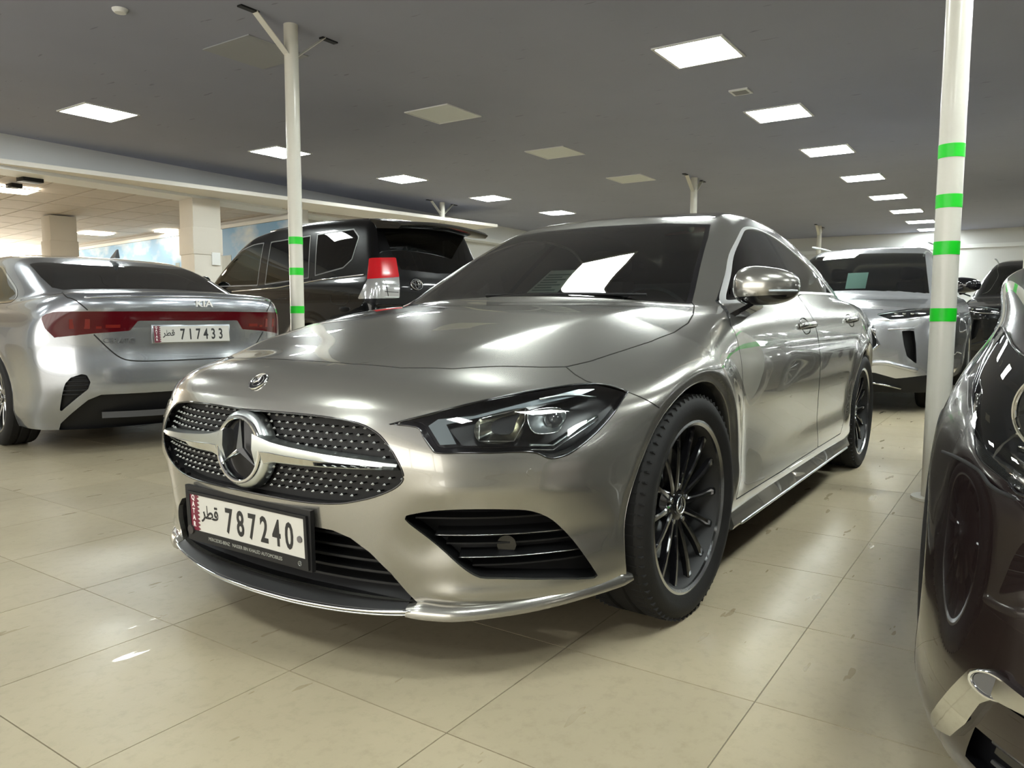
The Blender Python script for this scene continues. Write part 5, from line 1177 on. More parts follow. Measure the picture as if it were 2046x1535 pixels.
class Car:
    def __init__(s, name, label, pose, S, h, xr, zt, mat):
        s.root = empty(name, (pose[0], pose[1], 0), pose[2]); tag(s.root, label, 'car'); s.S = S; s.mat = mat
        s.F, s.tm = shell(S, h, xr, zt)
    def half(s, l): return s.tm.sub(s.tm.L == l)
    def whole(s, name, l, mat, **k): return tm_obj(name, s.half(l).mirrored(), mat, s.root, **k)
    def pair(s, name, l, mat, off=0.0):
        h = s.half(l)
        if off: h = h.offset(off)
        return tm_obj(name, h, mat, s.root), tm_obj(name, h.flipped(), mat, s.root)
    def finish(s, rt, rr, w, spokes=10, lip=None, rim=None, yw=0.78, tail=True):
        S = s.S
        s.whole('body_shell', 0, s.mat)
        for xc in (0.0, S['axr']):
            a0 = math.asin(max(-0.95, min(0.0, (S['zbot']+0.02-S['zw'])/S['Ra'])))
            for o in arch_lip(s.F, xc, S['zw'], S['Ra'], s.mat, s.root, 0, a0, math.pi-a0): mirror_copy(o)
            for sd in (1, -1): wheel('wheel', s.root, (xc, yw*sd, rt), rt, rr, w, spokes, 0, sd, rim or M_ALU, lip or M_ALU, star=False, detail=False)
        box('underbody', ((S['axr'])/2, 0, S['zbot']+0.06), (abs(S['axr'])+1.2, 1.1, 0.06), M_LINER, s.root)
    def lines(s, kind, pts, r=0.003, name='joint_line', mat=None, mir=True):
        q = {'s': lambda: ony(s.F, pts), 'f': lambda: onx(s.F, pts), 'r': lambda: solve_axis(s.F, np.array([(0, a, b) for a, b in pts]), 0, -4.6, -2.6)}[kind]()
        o = tube(name, [Vector(p) for p in q], r, mat or M_GAP, s.root, n=5)
        if mir: mirror_copy(o)
        return o

# ---- silver saloon seen from behind (left)
M_SILVER = paint('silver_paint', (0.38, 0.40, 0.43), 0.22, 0.8, 0.04)
M_TAIL = pbr('tail_lamp_red', (0.07, 0.003, 0.006), 0.12, spec=0.3, coat=0.3, coat_rough=0.02)
M_TAILBED = pbr('tail_lamp_inner', (0.15, 0.008, 0.006), 0.25)
k = Car('sedan', 'silver saloon seen from behind with a full-width red lamp bar, plate 717433', POSE['kia'], KIA, 0.014, -3.95, 1.5, M_SILVER)
tm = k.tm
lamp = [(-3.733, 0.0, 0.91), (-3.733, 0.269, 0.91), (-3.569, 0.738, 0.906), (-3.536, 0.768, 0.902), (-3.501, 0.794, 0.89), (-3.471, 0.813, 0.871), (-3.495, 0.803, 0.804), (-3.533, 0.765, 0.747), (-3.647, 0.576, 0.772), (-3.70, 0.386, 0.786), (-3.716, 0.339, 0.849), (-3.725, 0.0, 0.849)]
lp_ = rpt(lamp); region(tm, 'r', lp_+[(-a, b) for a, b in lp_[::-1] if a > 1e-6], 1)
vent = [(-3.619, 0.655, 0.521), (-3.633, 0.628, 0.517), (-3.641, 0.61, 0.47), (-3.631, 0.623, 0.426), (-3.501, 0.736, 0.288), (-3.497, 0.744, 0.292), (-3.57, 0.731, 0.464), (-3.59, 0.705, 0.501)]
region(tm, 'r', rpt(vent), 2)
df = rpt([(-3.717, 0.0, 0.385), (-3.649, 0.556, 0.388), (-3.609, 0.618, 0.357), (-3.446, 0.727, 0.205), (-3.40, 0.76, 0.10), (-3.6, 0.0, 0.10)]); region(tm, 'r', df+[(-a, b) for a, b in df[::-1] if a > 1e-6], 3)
gp = [(-2.70, 0), (-2.68, 0.35), (-2.57, 0.592), (-2.87, 0.617), (-3.09, 0.620), (-3.17, 0.58), (-3.215, 0.3), (-3.225, 0)]; region(tm, 't', gp+[(a, -b) for a, b in gp[::-1] if b > 0], 4)
dl = [(-0.62, 0.945), (-0.85, 1.075), (-1.2, 1.215), (-1.6, 1.275), (-2.09, 1.251), (-2.364, 1.185), (-2.663, 1.088), (-2.767, 1.041), (-2.815, 0.990), (-2.76, 0.962), (-2.0, 0.962), (-1.2, 0.955)]
region(tm, 's', smooth_poly(dl, 4, corners=(0,)), 5); region(tm, 's', smooth_poly(dl, 4, corners=(0,)), 6, only=5, inset=0.012)
region(tm, 'w', [(-0.66, 0.90), (-0.64, 0.98), (-0.54, 1.24), (0, 1.29), (0.54, 1.24), (0.64, 0.98), (0.66, 0.90)], 7, lambda x, y, z: (x < -0.35) & (x > -1.3))
k.finish(0.32, 0.232, 0.215)
k.whole('rear_screen', 4, thin_glass('dark_rear_glass', (0.10, 0.105, 0.11))); k.whole('windscreen', 7, M_GLASS)
tl = k.whole('lamp_bar', 1, M_TAIL); h_ = k.half(1).mirrored(); 
k.pair('window_trim', 5, M_CHROME, 0.002); k.pair('side_window', 6, M_SIDEGLASS)
for s in (1, -1):  # inner light clusters behind the red lens
    for (y0, y1, z0, z1) in ((0.44, 0.52, 0.805, 0.825), (0.60, 0.70, 0.80, 0.86), (0.54, 0.57, 0.80, 0.815)):
        q = solve_axis(k.F, np.array([(0, a, b) for a, b in ((y0, z0), (y1, z0), (y1, z1), (y0, z1))]), 0, -4.6, -2.6)
        patch_solid('lamp_cluster', [Vector((p[0]-0.002, p[1]*s, p[2])) for p in q], (1, 0, 0), 0.004, M_TAILBED, tl)
vh = k.half(2); vb = tm_obj('bumper_vent', vh.offset(0.03, (1, 0, 0)), M_BLACK, k.root); tm_obj('vent_wall', vh.wall(0.03, (1, 0, 0)), M_BLACK, vb, custom=False)
for zz, y0, y1 in ((0.50, 0.63, 0.71), (0.475, 0.615, 0.73), (0.45, 0.615, 0.735), (0.42, 0.62, 0.74), (0.395, 0.65, 0.745)):
    q = solve_axis(k.F, np.array([(0, a, zz) for a in np.linspace(y0, y1, 5)]), 0, -4.6, -2.6); tube('vent_slat', [Vector((p[0]+0.006, p[1], p[2])) for p in q], 0.005, M_BLACK, vb, n=5)
mirror_copy(vb, k.root)
dh = k.half(3).mirrored(); db = tm_obj('rear_diffuser', dh.offset(0.035, (1, 0, 0)), M_BLACK, k.root); tm_obj('diffuser_wall', dh.wall(0.035, (1, 0, 0)), M_BLACK, db, custom=False)
sweep('diffuser_blade', [(-3.62+0.15*(y_/0.5)**2, y_, 0.24) for y_ in np.linspace(-0.48, 0.48, 13)], [(-0.10, -0.01), (0.03, -0.015), (0.03, 0.015), (-0.10, 0.03)], pbr('grey_plastic', (0.05, 0.05, 0.052), 0.5), db)
for o in (lathe('exhaust_tip', [(0.03, 0), (0.034, 0), (0.034, -0.10), (0.03, -0.10)], M_ALU, k.root, n=20, axis='x'),): o.location = (-3.46, -0.45, 0.17)
seam = [(-3.21, 0.60, 1.036), (-3.40, 0.665, 1.02), (-3.555, 0.698, 1.0), (-3.617, 0.662, 0.972), (-3.65, 0.611, 0.915)]; o = tube('joint_line', [Vector(onzz(k.F, [(p[0], p[1])])[0]) if p[2] > 0.99 else Vector(solve_axis(k.F, np.array([(0, p[1], p[2])]), 0, -4.6, -2.6)[0]) for p in smooth_poly(seam, 4, False)], 0.0035, M_GAP, k.root, n=5); mirror_copy(o)
k.lines('r', [tuple(p) for p in smooth_poly([(0.58, 0.765), (0.508, 0.678), (0.452, 0.623), (0.395, 0.599), (0.275, 0.590), (0.0, 0.588)], 5, False)], 0.004)
# lid lip, licence recess, plate, badge, lettering, aerial
tube('lid_edge', [Vector((p[0]-0.002, p[1]*1, p[2])) for p in [solve_axis(k.F, np.array([(0, abs(a), 1.008-0.015*(a/0.6)**2)]), 0, -4.6, -2.6)[0]*np.array([1, math.copysign(1, a), 1]) for a in np.linspace(-0.62, 0.62, 31)]], 0.007, M_SILVER, k.root, n=8)
def rear_frame(car, y, z, out=0.004):
    p = solve_axis(car.F, np.array([(0, abs(y), z)]), 0, -4.6, -2.6)[0]; n_ = nrm(car.F, p)
    if y < 0: p[1] = -p[1]; n_[1] = -n_[1]
    return frame_of(Vector(p)+Vector(n_)*out, (0, -1, 0), n_)
PMk = frame_of((-3.735, -0.006, 0.762), (0, -1, 0), (-1, 0, 0.10)); number_plate(k.root, PMk, 0.515, 0.107, '717433')
box('plate_backing', (-3.722, -0.006, 0.762), (0.02, 0.535, 0.122), M_SILVER, k.root, bev=0.004)
t_ = text_obj('maker_badge', 'KIA', 0.062, rear_frame(k, -0.085, 0.942, 0.003), M_WHITE, k.root, ext=0.002, align='CENTER', sx=1.25, bold=0.001)
text_obj('model_lettering', 'CERATO', 0.042, rear_frame(k, 0.445, 0.712, 0.004), pbr('letter_grey', (0.16, 0.16, 0.165), 0.35, 0.5), k.root, ext=0.002, align='CENTER', sx=1.15)
loft('roof_aerial', [[(-2.52-0.07*t+a*(0.055*(1-t)+0.012), b*0.022*(1-0.8*t), 1.315+0.065*t) for a, b in ((1, 0), (0.3, 1), (-1, 0.8), (-1, -0.8), (0.3, -1))] for t in (0, 0.3, 0.6, 1)], pbr('aerial_grey', (0.10, 0.11, 0.12), 0.3, coat=0.5), k.root)
cabin(k.root, 0, 0, [(-1.35, 0.37, 0.46), (-1.35, -0.37, 0.46)], (-0.55, 0.90, 0.62))
loft('parcel_shelf', [[(-2.75-0.45*t, y_, 1.0+b) for y_, b in ((-0.6, 0), (-0.6, 0.02), (0.6, 0.02), (0.6, 0))] for t in (0, 1)], M_INTERIOR, k.root)
sensor_p = rear_frame(k, 0.52, 0.47, 0.0); disc_obj('parking_sensor', k.root, sensor_p, 0.010, 0.0015, M_SILVER, n=20)
for s in (1, -1):
    m_ = superhead((-0.60, 0.93*s, 0.99), (0.09, 0.11, 0.07), 0, M_SILVER, 'door_mirror', k.root, -9, 9)

# ---- black four-wheel drive
M_BLACKPAINT = paint('black_paint', (0.003, 0.003, 0.0035), 0.25, 0.0, 0.1, 1.38, 0.15)
p_ = Car('suv', 'tall glossy black four-wheel drive with a red and clear tail lamp, behind the post', POSE['prado'], PRADO, 0.018, -4.0, 2.05, M_BLACKPAINT); tm = p_.tm
W1 = [(-0.58, 1.235), (-0.92, 1.50), (-1.2, 1.68), (-1.45, 1.735), (-1.66, 1.745), (-1.715, 1.225)]; W2 = [(-1.80, 1.743), (-2.57, 1.772), (-2.70, 1.285), (-1.86, 1.23)]; W3 = [(-2.68, 1.776), (-3.30, 1.795), (-3.42, 1.70), (-3.38, 1.46), (-3.26, 1.375), (-2.80, 1.305)]
for i, W_ in enumerate((W1, W2, W3)): region(tm, 's', W_, 2*i+1); region(tm, 's', W_, 2*i+2, only=2*i+1, inset=0.014)
lmp = rpt([(-3.66, 0.81, 1.46), (-3.744, 0.54, 1.478), (-3.80, 0.552, 1.27), (-3.845, 0.588, 1.061), (-3.60, 0.915, 1.048), (-3.687, 0.861, 1.239)])
red = rpt([(-3.66, 0.81, 1.46), (-3.744, 0.54, 1.478), (-3.80, 0.552, 1.275), (-3.687, 0.861, 1.245)])
region(tm, 'r', lmp, 7); region(tm, 'r', red, 8, only=7)
rg = rpt([(-3.75, 0.0, 1.34), (-3.78, 0.50, 1.36), (-3.72, 0.56, 1.52), (-3.62, 0.58, 1.74), (-3.64, 0.0, 1.77)]); region(tm, 'r', rg+[(-a, b) for a, b in rg[::-1] if a > 1e-6], 9)
region(tm, 'w', [(-0.72, 1.14), (-0.70, 1.25), (-0.62, 1.72), (0, 1.76), (0.62, 1.72), (0.70, 1.25), (0.72, 1.14)], 10, lambda x, y, z: (x < -0.2) & (x > -1.4))
p_.finish(0.385, 0.235, 0.265, 6, yw=0.80)
M_BLACKGLASS = thin_glass('privacy_glass', (0.03, 0.03, 0.03)); M_CLEARSIDE = thin_glass('clear_side_glass', (0.55, 0.62, 0.58))
p_.whole('windscreen', 10, M_GLASS); p_.whole('rear_screen', 9, M_BLACKGLASS)
for i, g_ in ((0, M_CLEARSIDE), (1, M_BLACKGLASS), (2, M_BLACKGLASS)): p_.pair('window_trim', 2*i+1, pbr('grey_trim', (0.12, 0.12, 0.125), 0.35), 0.002); p_.pair('side_window', 2*i+2, g_)
M_BRIGHTRED = pbr('tail_lamp_bright', (0.62, 0.008, 0.015), 0.15, coat=1.0); M_CLEARLAMP = pbr('clear_lamp', (0.62, 0.62, 0.62), 0.12, 0.6, coat=1.0)
la, lb_ = p_.pair('tail_lamp', 7, M_CLEARLAMP, 0.012); p_.pair('tail_lamp_upper', 8, M_BRIGHTRED, 0.014)
for s in (1, -1):
    for (y0, z0, y1, z1, mt) in ((0.60, 1.07, 0.88, 1.075, M_SATIN), (0.60, 1.12, 0.86, 1.13, M_BLACK), (0.72, 1.08, 0.74, 1.24, M_BLACK), (0.60, 1.20, 0.84, 1.205, M_SATIN)):
        q = solve_axis(p_.F, np.array([(0, a, b) for a, b in ((y0, z0), ((y0+y1)/2, (z0+z1)/2), (y1, z1))]), 0, -4.6, -2.6); tube('lamp_rib', [Vector((p[0]-0.014, p[1]*s, p[2])) for p in q], 0.004, mt, la if s > 0 else lb_, n=5)
loft('roof_spoiler', [[(-3.50, y_, 1.87-0.05*y_*y_), (-3.50, y_, 1.905-0.05*y_*y_), (-3.92, y_, 1.865-0.10*y_*y_), (-3.97, y_, 1.83-0.10*y_*y_), (-3.93, y_, 1.80-0.10*y_*y_), (-3.60, y_, 1.81-0.06*y_*y_)] for y_ in np.linspace(-0.66, 0.66, 13)], M_BLACKPAINT, p_.root, auto=50)
for s in (1, -1): tube('roof_rail', [(x_, 0.60*s, 1.885+0.03*math.sin(math.pi*(x_+1.6)/-1.9)) for x_ in np.linspace(-1.6, -3.4, 12)], 0.014, M_GLOSSBLACK, p_.root, n=8)
p_.lines('s', [(-1.78, 1.22), (-1.80, 1.0), (-1.80, 0.6)]); p_.lines('s', [(-2.74, 1.29), (-2.78, 1.1), (-2.60, 0.85)])
p_.lines('s', [(-1.2, 1.17), (-2.128, 1.195), (-2.918, 1.265), (-3.60, 1.30)], 0.008, 'belt_moulding', M_CHROME)
p_.lines('s', [(-0.9, 1.02), (-2.0, 1.06), (-3.5, 1.10)], 0.004, 'side_crease', M_BLACKPAINT)
o = p_.lines('s', [tuple(q) for q in smooth_poly([(-3.18, 1.121), (-3.42, 1.121), (-3.44, 1.01), (-3.19, 1.005)], 4)], 0.003, 'fuel_flap_joint', mir=False)
em = rear_frame(p_, 0.349, 1.206, 0.004); eb = ring_obj('emblem', p_.root, em @ Matrix.Diagonal((1.35, 1, 1, 1)), 0.052, 0.062, 0.010, M_CHROME, 40)
ring_obj('emblem_oval', eb, em @ Matrix.Diagonal((0.55, 1, 1, 1)), 0.040, 0.050, 0.009, M_CHROME, 32); ring_obj('emblem_oval', eb, em @ Matrix.Translation((0, 0.018, 0)) @ Matrix.Diagonal((1.1, 0.5, 1, 1)), 0.042, 0.052, 0.009, M_CHROME, 32)
box('rear_bumper', (-3.90, 0, 0.60), (0.16, 1.72, 0.22), M_BLACKPAINT, p_.root, bev=0.05)
for s in (1, -1):
    sweep('running_board', [(x_, 0.90*s, 0.45) for x_ in np.linspace(-0.5, -2.3, 6)], [(-0.07, -0.02), (0.07, -0.02), (0.07, 0.02), (-0.07, 0.02)], M_BLACK, p_.root)
    superhead((-0.72, 1.03*s, 1.27), (0.08, 0.12, 0.10), 0, M_BLACKPAINT, 'door_mirror', p_.root, -9, 9)
cabin(p_.root, 0, 0, [(-1.55, 0.40, 0.72), (-1.55, -0.40, 0.72)], (-0.55, 1.12, 0.66))

# ---- silver off-roader facing the camera behind the main car
M_SILVER2 = paint('bright_silver_paint', (0.60, 0.61, 0.63), 0.24, 0.75, 0.04)
q_ = Car('suv', 'bright silver off-roader facing forward behind the champagne saloon, paper sheet in its windscreen', POSE['inf'], INF, 0.018, -4.15, 1.9, M_SILVER2); tm = q_.tm
region(tm, 'w', [(-0.76, 1.06), (-0.735, 1.14), (-0.60, 1.585), (-0.3, 1.60), (0, 1.605), (0.3, 1.60), (0.60, 1.585), (0.735, 1.14), (0.76, 1.06)], 1, lambda x, y, z: (x < -0.40-0.2*y*y) & (x > -1.6))
HL = [(0.84, 0.45, 0.905), (0.76, 0.60, 0.935), (0.67, 0.72, 0.955), (0.50, 0.87, 0.965), (0.42, 0.90, 0.955), (0.52, 0.875, 0.905), (0.64, 0.80, 0.885), (0.749, 0.708, 0.870), (0.826, 0.569, 0.858)]
region(tm, 'f', fpt(HL), 2)
region(tm, 'f', fpt([(0.795, 0.665, 0.755), (0.735, 0.755, 0.762), (0.718, 0.775, 0.628), (0.697, 0.784, 0.457), (0.762, 0.712, 0.529), (0.783, 0.687, 0.628)]), 3)
gg = fpt([(0.90, 0.0, 0.915), (0.86, 0.36, 0.905), (0.885, 0.446, 0.761), (0.87, 0.495, 0.63), (0.885, 0.44, 0.575), (0.90, 0.0, 0.55)]); region(tm, 'f', gg+[(-a, b) for a, b in gg[::-1] if a > 1e-6], 4)
bb = fpt([(0.87, 0.0, 0.40), (0.845, 0.469, 0.375), (0.77, 0.632, 0.325), (0.62, 0.836, 0.352), (0.50, 0.93, 0.36), (0.50, 0.93, 0.10), (0.8, 0.0, 0.10)]); region(tm, 'f', bb+[(-a, b) for a, b in bb[::-1] if a > 1e-6], 5)
D1 = [(-0.62, 1.135), (-0.95, 1.34), (-1.35, 1.53), (-1.8, 1.60), (-2.6, 1.60), (-3.3, 1.54), (-3.5, 1.42), (-3.4, 1.25), (-2.2, 1.17)]; region(tm, 's', smooth_poly(D1, 4, corners=(0,)), 6); region(tm, 's', smooth_poly(D1, 4, corners=(0,)), 7, only=6, inset=0.014)
x_b = lambda x, y, z: (x < -0.55)
q_.finish(0.375, 0.26, 0.255, 10, yw=0.86)
q_.whole('windscreen', 1, M_GLASS); q_.pair('window_trim', 6, M_CHROME, 0.002); q_.pair('side_window', 7, M_BLACKGLASS)
hq = q_.half(2); M_HLL = pbr('headlight_dark', (0.03, 0.03, 0.032), 0.1, coat=1.0)
ho = tm_obj('headlight', hq.offset(0.03, (-0.85, -0.5, 0)), M_HLL, q_.root); tm_obj('housing_wall', hq.wall(0.03, (-0.85, -0.5, 0)), M_HLL, ho, custom=False); tm_obj('lens', hq, M_LENS, ho)
pts = onx(q_.F, [(0.45, 0.902), (0.60, 0.930), (0.74, 0.948)]); tube('light_strip', [Vector(p)+Vector((-0.006, -0.004, -0.008)) for p in smooth_poly([tuple(p) for p in pts], 4, False)], 0.007, M_SATIN, ho, n=6)
for yy in (0.62, 0.68, 0.74, 0.79):
    p = onx(q_.F, [(yy, 0.905)])[0]; box('lamp_cell', (p[0]-0.02, p[1]-0.01, p[2]-0.004), (0.02, 0.035, 0.03), M_REFL, ho, rot=Matrix.Rotation(0.55, 3, 'Z'), bev=0.004)
pts = onx(q_.F, [(0.46, 0.858), (0.57, 0.852), (0.72, 0.862), (0.80, 0.88)]); tube('chrome_edge', [Vector(p)+Vector((0.002, 0.001, -0.004)) for p in smooth_poly([tuple(p) for p in pts], 4, False)], 0.005, M_CHROME, ho, n=6)
mirror_copy(ho, q_.root)
vq = q_.half(3); vo = tm_obj('air_curtain', vq.offset(0.06, (-0.85, -0.5, 0)), M_BLACK, q_.root); tm_obj('vent_wall', vq.wall(0.06, (-0.85, -0.5, 0)), M_BLACK, vo, custom=False); mirror_copy(vo, q_.root)
pts = onx(q_.F, [(0.56, 0.768), (0.66, 0.776), (0.755, 0.778)]); o = tube('brow_edge', [Vector(p) for p in pts], 0.007, M_SILVER2, q_.root, n=6); mirror_copy(o)
gq = q_.half(4).mirrored(); go = tm_obj('grille', gq.offset(0.04, (-1, 0, 0)), M_BLACK, q_.root); tm_obj('grille_wall', gq.wall(0.04, (-1, 0, 0)), M_BLACK, go, custom=False)
gpts = [(0.36, 0.905), (0.446, 0.761), (0.493, 0.63), (0.44, 0.578), (0.0, 0.553)]
for s in (1, -1): tube('grille_surround', [Vector(p) for p in onx(q_.F, [(a*s, b) for a, b in gpts])], 0.016, M_CHROME, go, n=8)
for zz in np.linspace(0.60, 0.88, 9): tube('grille_bar', [Vector(p)+Vector((-0.02, 0, 0)) for p in onx(q_.F, [(a, zz) for a in np.linspace(-0.38, 0.38, 9)])], 0.006, M_GLOSSBLACK, go, n=5)
q_.whole('lower_bumper', 5, M_BLACK)
pts = onx(q_.F, [(0.42, 0.285), (0.55, 0.262), (0.66, 0.232)]); o = tube('bumper_blade', [Vector(p)+Vector((0.012, 0.006, 0)) for p in pts], 0.022, M_CHROME, q_.root, n=6, flat=(1, 0.5)); mirror_copy(o)
pts = onx(q_.F, [(0.0, 0.47), (0.30, 0.455), (0.52, 0.47), (0.66, 0.44), (0.79, 0.40)]); o = tube('bumper_ridge', [Vector(p)+Vector((0.004, 0.002, 0)) for p in smooth_poly([tuple(p) for p in pts], 4, False)], 0.022, M_SILVER2, q_.root, n=8, flat=(0.6, 1)); mirror_copy(o)
for s in (1, -1):
    mm = superhead((-0.58, 1.06*s, 1.20), (0.09, 0.13, 0.085), 0, M_GLOSSBLACK, 'door_mirror', q_.root, -9, 9)
    loft('mirror_arm', [[(-0.58+a*0.05, (0.88+t*0.1)*s, 1.11+t*0.04+b*0.012) for a, b in ((-1, -1), (1, -1), (1, 1), (-1, 1))] for t in (0, 1)], M_GLOSSBLACK, mm)
    tube('roof_rail', [(x_, 0.62*s, 1.735-0.02*((x_+2.4)/1.0)**2) for x_ in np.linspace(-1.4, -3.4, 10)], 0.012, M_SATIN, q_.root, n=8)
q_.lines('f', [(0.0, 0.945), (0.3, 0.94), (0.5, 0.945)], 0.003)
cabin(q_.root, 0, 0, [(-1.45, 0.40, 0.68), (-1.45, -0.40, 0.68)], (-0.55, 1.06, 0.66))
def wsq(y_, z_): 
    p = solve_axis(q_.F, np.array([[0, abs(y_), z_]]), 0, 0.0, -1.6)[0]; p[1] = y_; return Vector(p)-Vector(nrm(q_.F, p))*0.02+Vector((POSE['inf'][0], POSE['inf'][1], 0))
s4 = [wsq(-0.062, 1.197), wsq(0.139, 1.199), wsq(0.061, 1.385) + Vector((0, 0.05, 0)), wsq(-0.10, 1.381)]
sh2 = patch_solid('paper_sheet', s4, (-0.5, 0, -0.8), 0.0006, pbr('paper_green', (0.45, 0.62, 0.56), 0.7), None); tag(sh2, 'pale green printed sheet behind the windscreen of the bright silver off-roader', 'paper')

# ---- dark maroon car at the right edge
M_DARKPAINT = paint('maroon_black_paint', (0.016, 0.009, 0.009), 0.25, 0.4, 0.12)
d_ = Car('hatchback', 'dark maroon car close on the right edge, headlamp and chrome fog lamp surround', POSE['dark'], DARK, 0.010, -3.75, 1.75, M_DARKPAINT); tm = d_.tm
HD = [(0.12, 0.80, 0.865), (0.30, 0.775, 0.835), (0.42, 0.745, 0.815), (0.56, 0.66, 0.79), (0.68, 0.52, 0.76), (0.80, 0.40, 0.70), (0.86, 0.36, 0.655), (0.80, 0.53, 0.618), (0.69, 0.727, 0.612), (0.636, 0.765, 0.628), (0.556, 0.808, 0.650), (0.50, 0.818, 0.69), (0.36, 0.83, 0.762)]
region(tm, 'f', fpt(HD), 1)
FG = [(0.649, 0.791, 0.312), (0.668, 0.776, 0.325), (0.7, 0.751, 0.330), (0.76, 0.68, 0.318), (0.74, 0.70, 0.300), (0.698, 0.756, 0.292), (0.679, 0.773, 0.272), (0.654, 0.793, 0.22), (0.614, 0.816, 0.172), (0.549, 0.848, 0.150), (0.542, 0.854, 0.165), (0.59, 0.832, 0.225)]
region(tm, 'f', fpt(FG), 2)
LO = [(0.70, 0.752, 0.288), (0.76, 0.68, 0.312), (0.84, 0.55, 0.325), (0.93, 0.0, 0.33), (0.93, 0.0, 0.14), (0.76, 0.68, 0.14), (0.632, 0.803, 0.150), (0.66, 0.788, 0.22)]; lo2 = fpt(LO)
region(tm, 'f', lo2+[(-a, b) for a, b in lo2[::-1] if a > 1e-6], 3)
region(tm, 'w', [(-0.62, 1.0), (-0.60, 1.08), (-0.50, 1.46), (0, 1.50), (0.50, 1.46), (0.60, 1.08), (0.62, 1.0)], 4, lambda x, y, z: (x < -0.3) & (x > -1.5))
D2 = [(-0.6, 1.08), (-0.9, 1.26), (-1.3, 1.44), (-1.8, 1.50), (-2.5, 1.47), (-3.0, 1.34), (-2.9, 1.14), (-1.6, 1.09)]; region(tm, 's', smooth_poly(D2, 4, corners=(0,)), 5)
gd = fpt([(0.93, 0.0, 0.62), (0.86, 0.33, 0.63), (0.87, 0.30, 0.42), (0.95, 0.0, 0.42)]); region(tm, 'f', gd+[(-a, b) for a, b in gd[::-1] if a > 1e-6], 6)
d_.finish(0.345, 0.235, 0.225, 10, yw=0.80)
d_.whole('windscreen', 4, M_GLASS); d_.pair('side_window', 5, M_SIDEGLASS)
hd = d_.half(1); DD = Vector((-0.86, -0.5, 0)).normalized()
M_HSG = pbr('lamp_housing_grey', (0.10, 0.105, 0.11), 0.15, 0.7, coat=1.0)
hh_ = tm_obj('headlight', hd.offset(0.09, tuple(DD)), M_HSG, d_.root); tm_obj('housing_wall', hd.wall(0.09, tuple(DD)), M_HSG, hh_, custom=False); tm_obj('lens', hd.offset(0.001), M_LENS, hh_)
tube('lens_seal', [Vector(p) for p in smooth_poly(HD, 3)], 0.003, M_GLOSSBLACK, hh_, n=5, closed=True)
for (yy, zz, rr_) in ((0.715, 0.735, 0.062), (0.56, 0.70, 0.055)):
    c = Vector(onx(d_.F, [(yy, zz)])[0])+DD*0.045; Mm = frame_of(c, (0, 0, 1), -DD)
    o = lathe('lamp_bowl', [(rr_, 0.03), (rr_*1.05, 0.03), (rr_*0.9, 0.0), (rr_*0.6, -0.022), (rr_*0.42, -0.03)], M_REFL, hh_, n=36, axis='z'); o.data.transform(Mm)
    o = lathe('projector_lens', [(0.0, 0.012), (rr_*0.3, 0.006), (rr_*0.44, -0.01), (rr_*0.46, -0.03)], M_PLENS, hh_, n=28, axis='z'); o.data.transform(Mm)
    ring_obj('lamp_ring', hh_, Mm @ Matrix.Translation((0, 0, 0.022)), rr_*0.98, rr_*1.12, 0.008, M_CHROME, 40)
for t in np.linspace(0.05, 0.95, 7):
    p = Vector(HD[9])*(1-t)+Vector(HD[2])*t*1.0; box('lamp_facet', p+DD*0.045, (0.02, 0.028, 0.018), M_CHROME, hh_, rot=Matrix.Rotation(0.5+t, 3, 'Z'), bev=0.003)
tube('lamp_strip', [Vector(p)+DD*0.02 for p in smooth_poly([(0.565, 0.792, 0.668), (0.64, 0.755, 0.647), (0.70, 0.71, 0.634), (0.80, 0.53, 0.64)], 4, False)], 0.009, M_REFL, hh_, n=6)
tube('lamp_strip', [Vector(p)+DD*0.025 for p in smooth_poly([(0.40, 0.80, 0.775), (0.52, 0.755, 0.742), (0.585, 0.765, 0.69)], 4, False)], 0.008, M_REFL, hh_, n=6)
mirror_copy(hh_, d_.root)
fgp = d_.half(2); fo_ = tm_obj('fog_surround', fgp.offset(0.012), M_CHROME, d_.root); tm_obj('surround_wall', fgp.offset(0.012).wall(-0.02), M_CHROME, fo_, custom=False)
c = Vector(onx(d_.F, [(0.762, 0.312)])[0]); Mm = frame_of(c+Vector((0.008, 0.004, 0)), (0, 0, 1), (0.86, 0.5, 0))
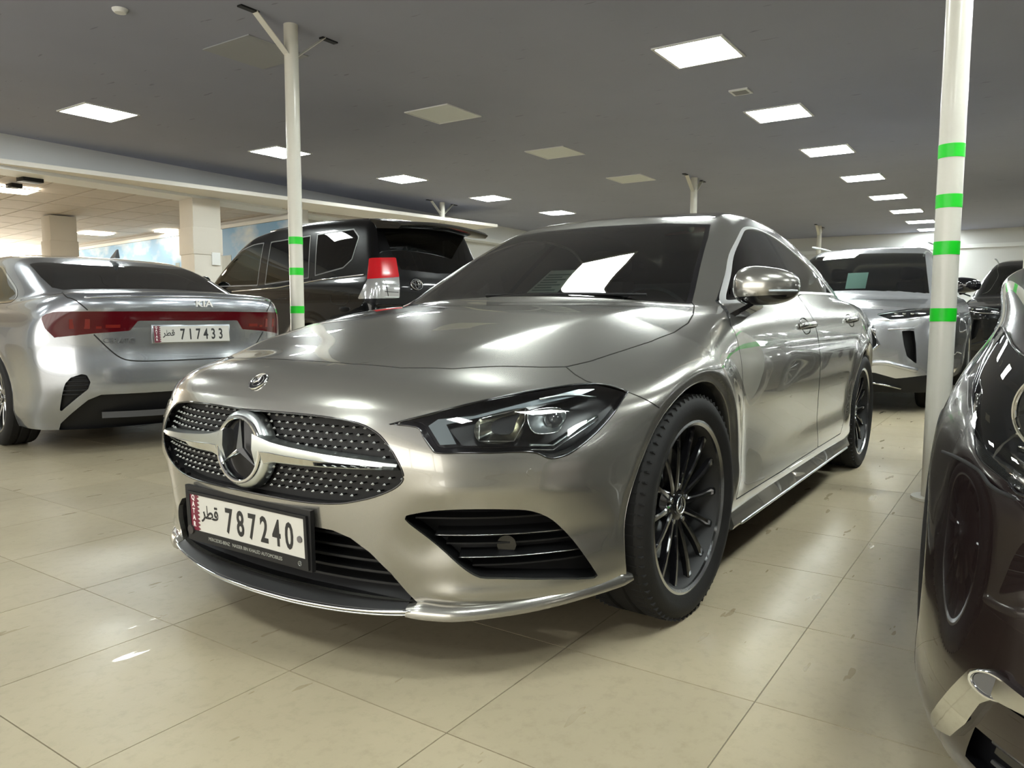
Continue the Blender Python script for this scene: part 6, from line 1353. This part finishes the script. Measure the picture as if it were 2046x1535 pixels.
ring_obj('fog_ring', fo_, Mm @ Matrix.Diagonal((0.8, 1.3, 1, 1)), 0.022, 0.028, 0.010, M_CHROME, 32); disc_obj('fog_lamp', fo_, Mm @ Matrix.Diagonal((0.8, 1.3, 1, 1)), 0.022, 0.006, M_PLENS, 32)
mirror_copy(fo_, d_.root)
lo3 = d_.half(3).mirrored(); l0 = tm_obj('lower_grille', lo3.offset(0.05, (-1, 0, 0)), M_GLOSSBLACK, d_.root); tm_obj('grille_wall', lo3.wall(0.05, (-1, 0, 0)), M_GLOSSBLACK, l0, custom=False)
for zz in (0.18, 0.215, 0.25, 0.285): tube('grille_bar', [Vector(p)+Vector((-0.012, 0, 0)) for p in onx(d_.F, [(a, zz) for a in np.linspace(-0.76, 0.76, 31)])], 0.0045, pbr('bar_grey', (0.25, 0.25, 0.26), 0.3, 0.8) if zz == 0.18 else bpy.data.materials['bar_grey'], l0, n=6)
d_.whole('grille', 6, M_GLOSSBLACK)
o = tube('joint_line', [Vector(p) for p in smooth_poly([(0.403, 0.874, 0.629), (0.492, 0.844, 0.634), (0.571, 0.807, 0.629), (0.661, 0.753, 0.606), (0.80, 0.52, 0.60)], 5, False)], 0.0035, M_GAP, d_.root, n=5); mirror_copy(o)
for s in (1, -1): superhead((-0.42, 0.665*s, 1.075), (0.08, 0.105, 0.062), 0, M_DARKPAINT, 'door_mirror', d_.root, -9, 9)
cabin(d_.root, 0, 0, [(-1.45, 0.36, 0.58), (-1.45, -0.36, 0.58)], (-0.5, 1.02, 0.52))

# ---- black off-roader in the far right bay
b_ = copy_tree(q_.root); b_.name = 'suv'; b_.location = (POSE['blk'][0], POSE['blk'][1], 0); b_.scale = (1.1, 1.1, 1.1); b_['label'] = 'black off-roader in the far bay at the right, beside the bright silver off-roader'
def recolour(o):
    if o.type == 'MESH' and o.data.materials and o.data.materials[0] == M_SILVER2:
        o.material_slots[0].link = 'OBJECT'; o.material_slots[0].material = M_BLACKPAINT
    for c in o.children: recolour(c)
recolour(b_)

# ---- dark car added out of view in the same bay, to darken door reflections
e_ = copy_tree(d_.root); e_.name = 'hatchback'; e_.location = (-5.1, 2.72, 0); e_['label'] = 'second dark maroon car added out of view behind the one at the right edge'
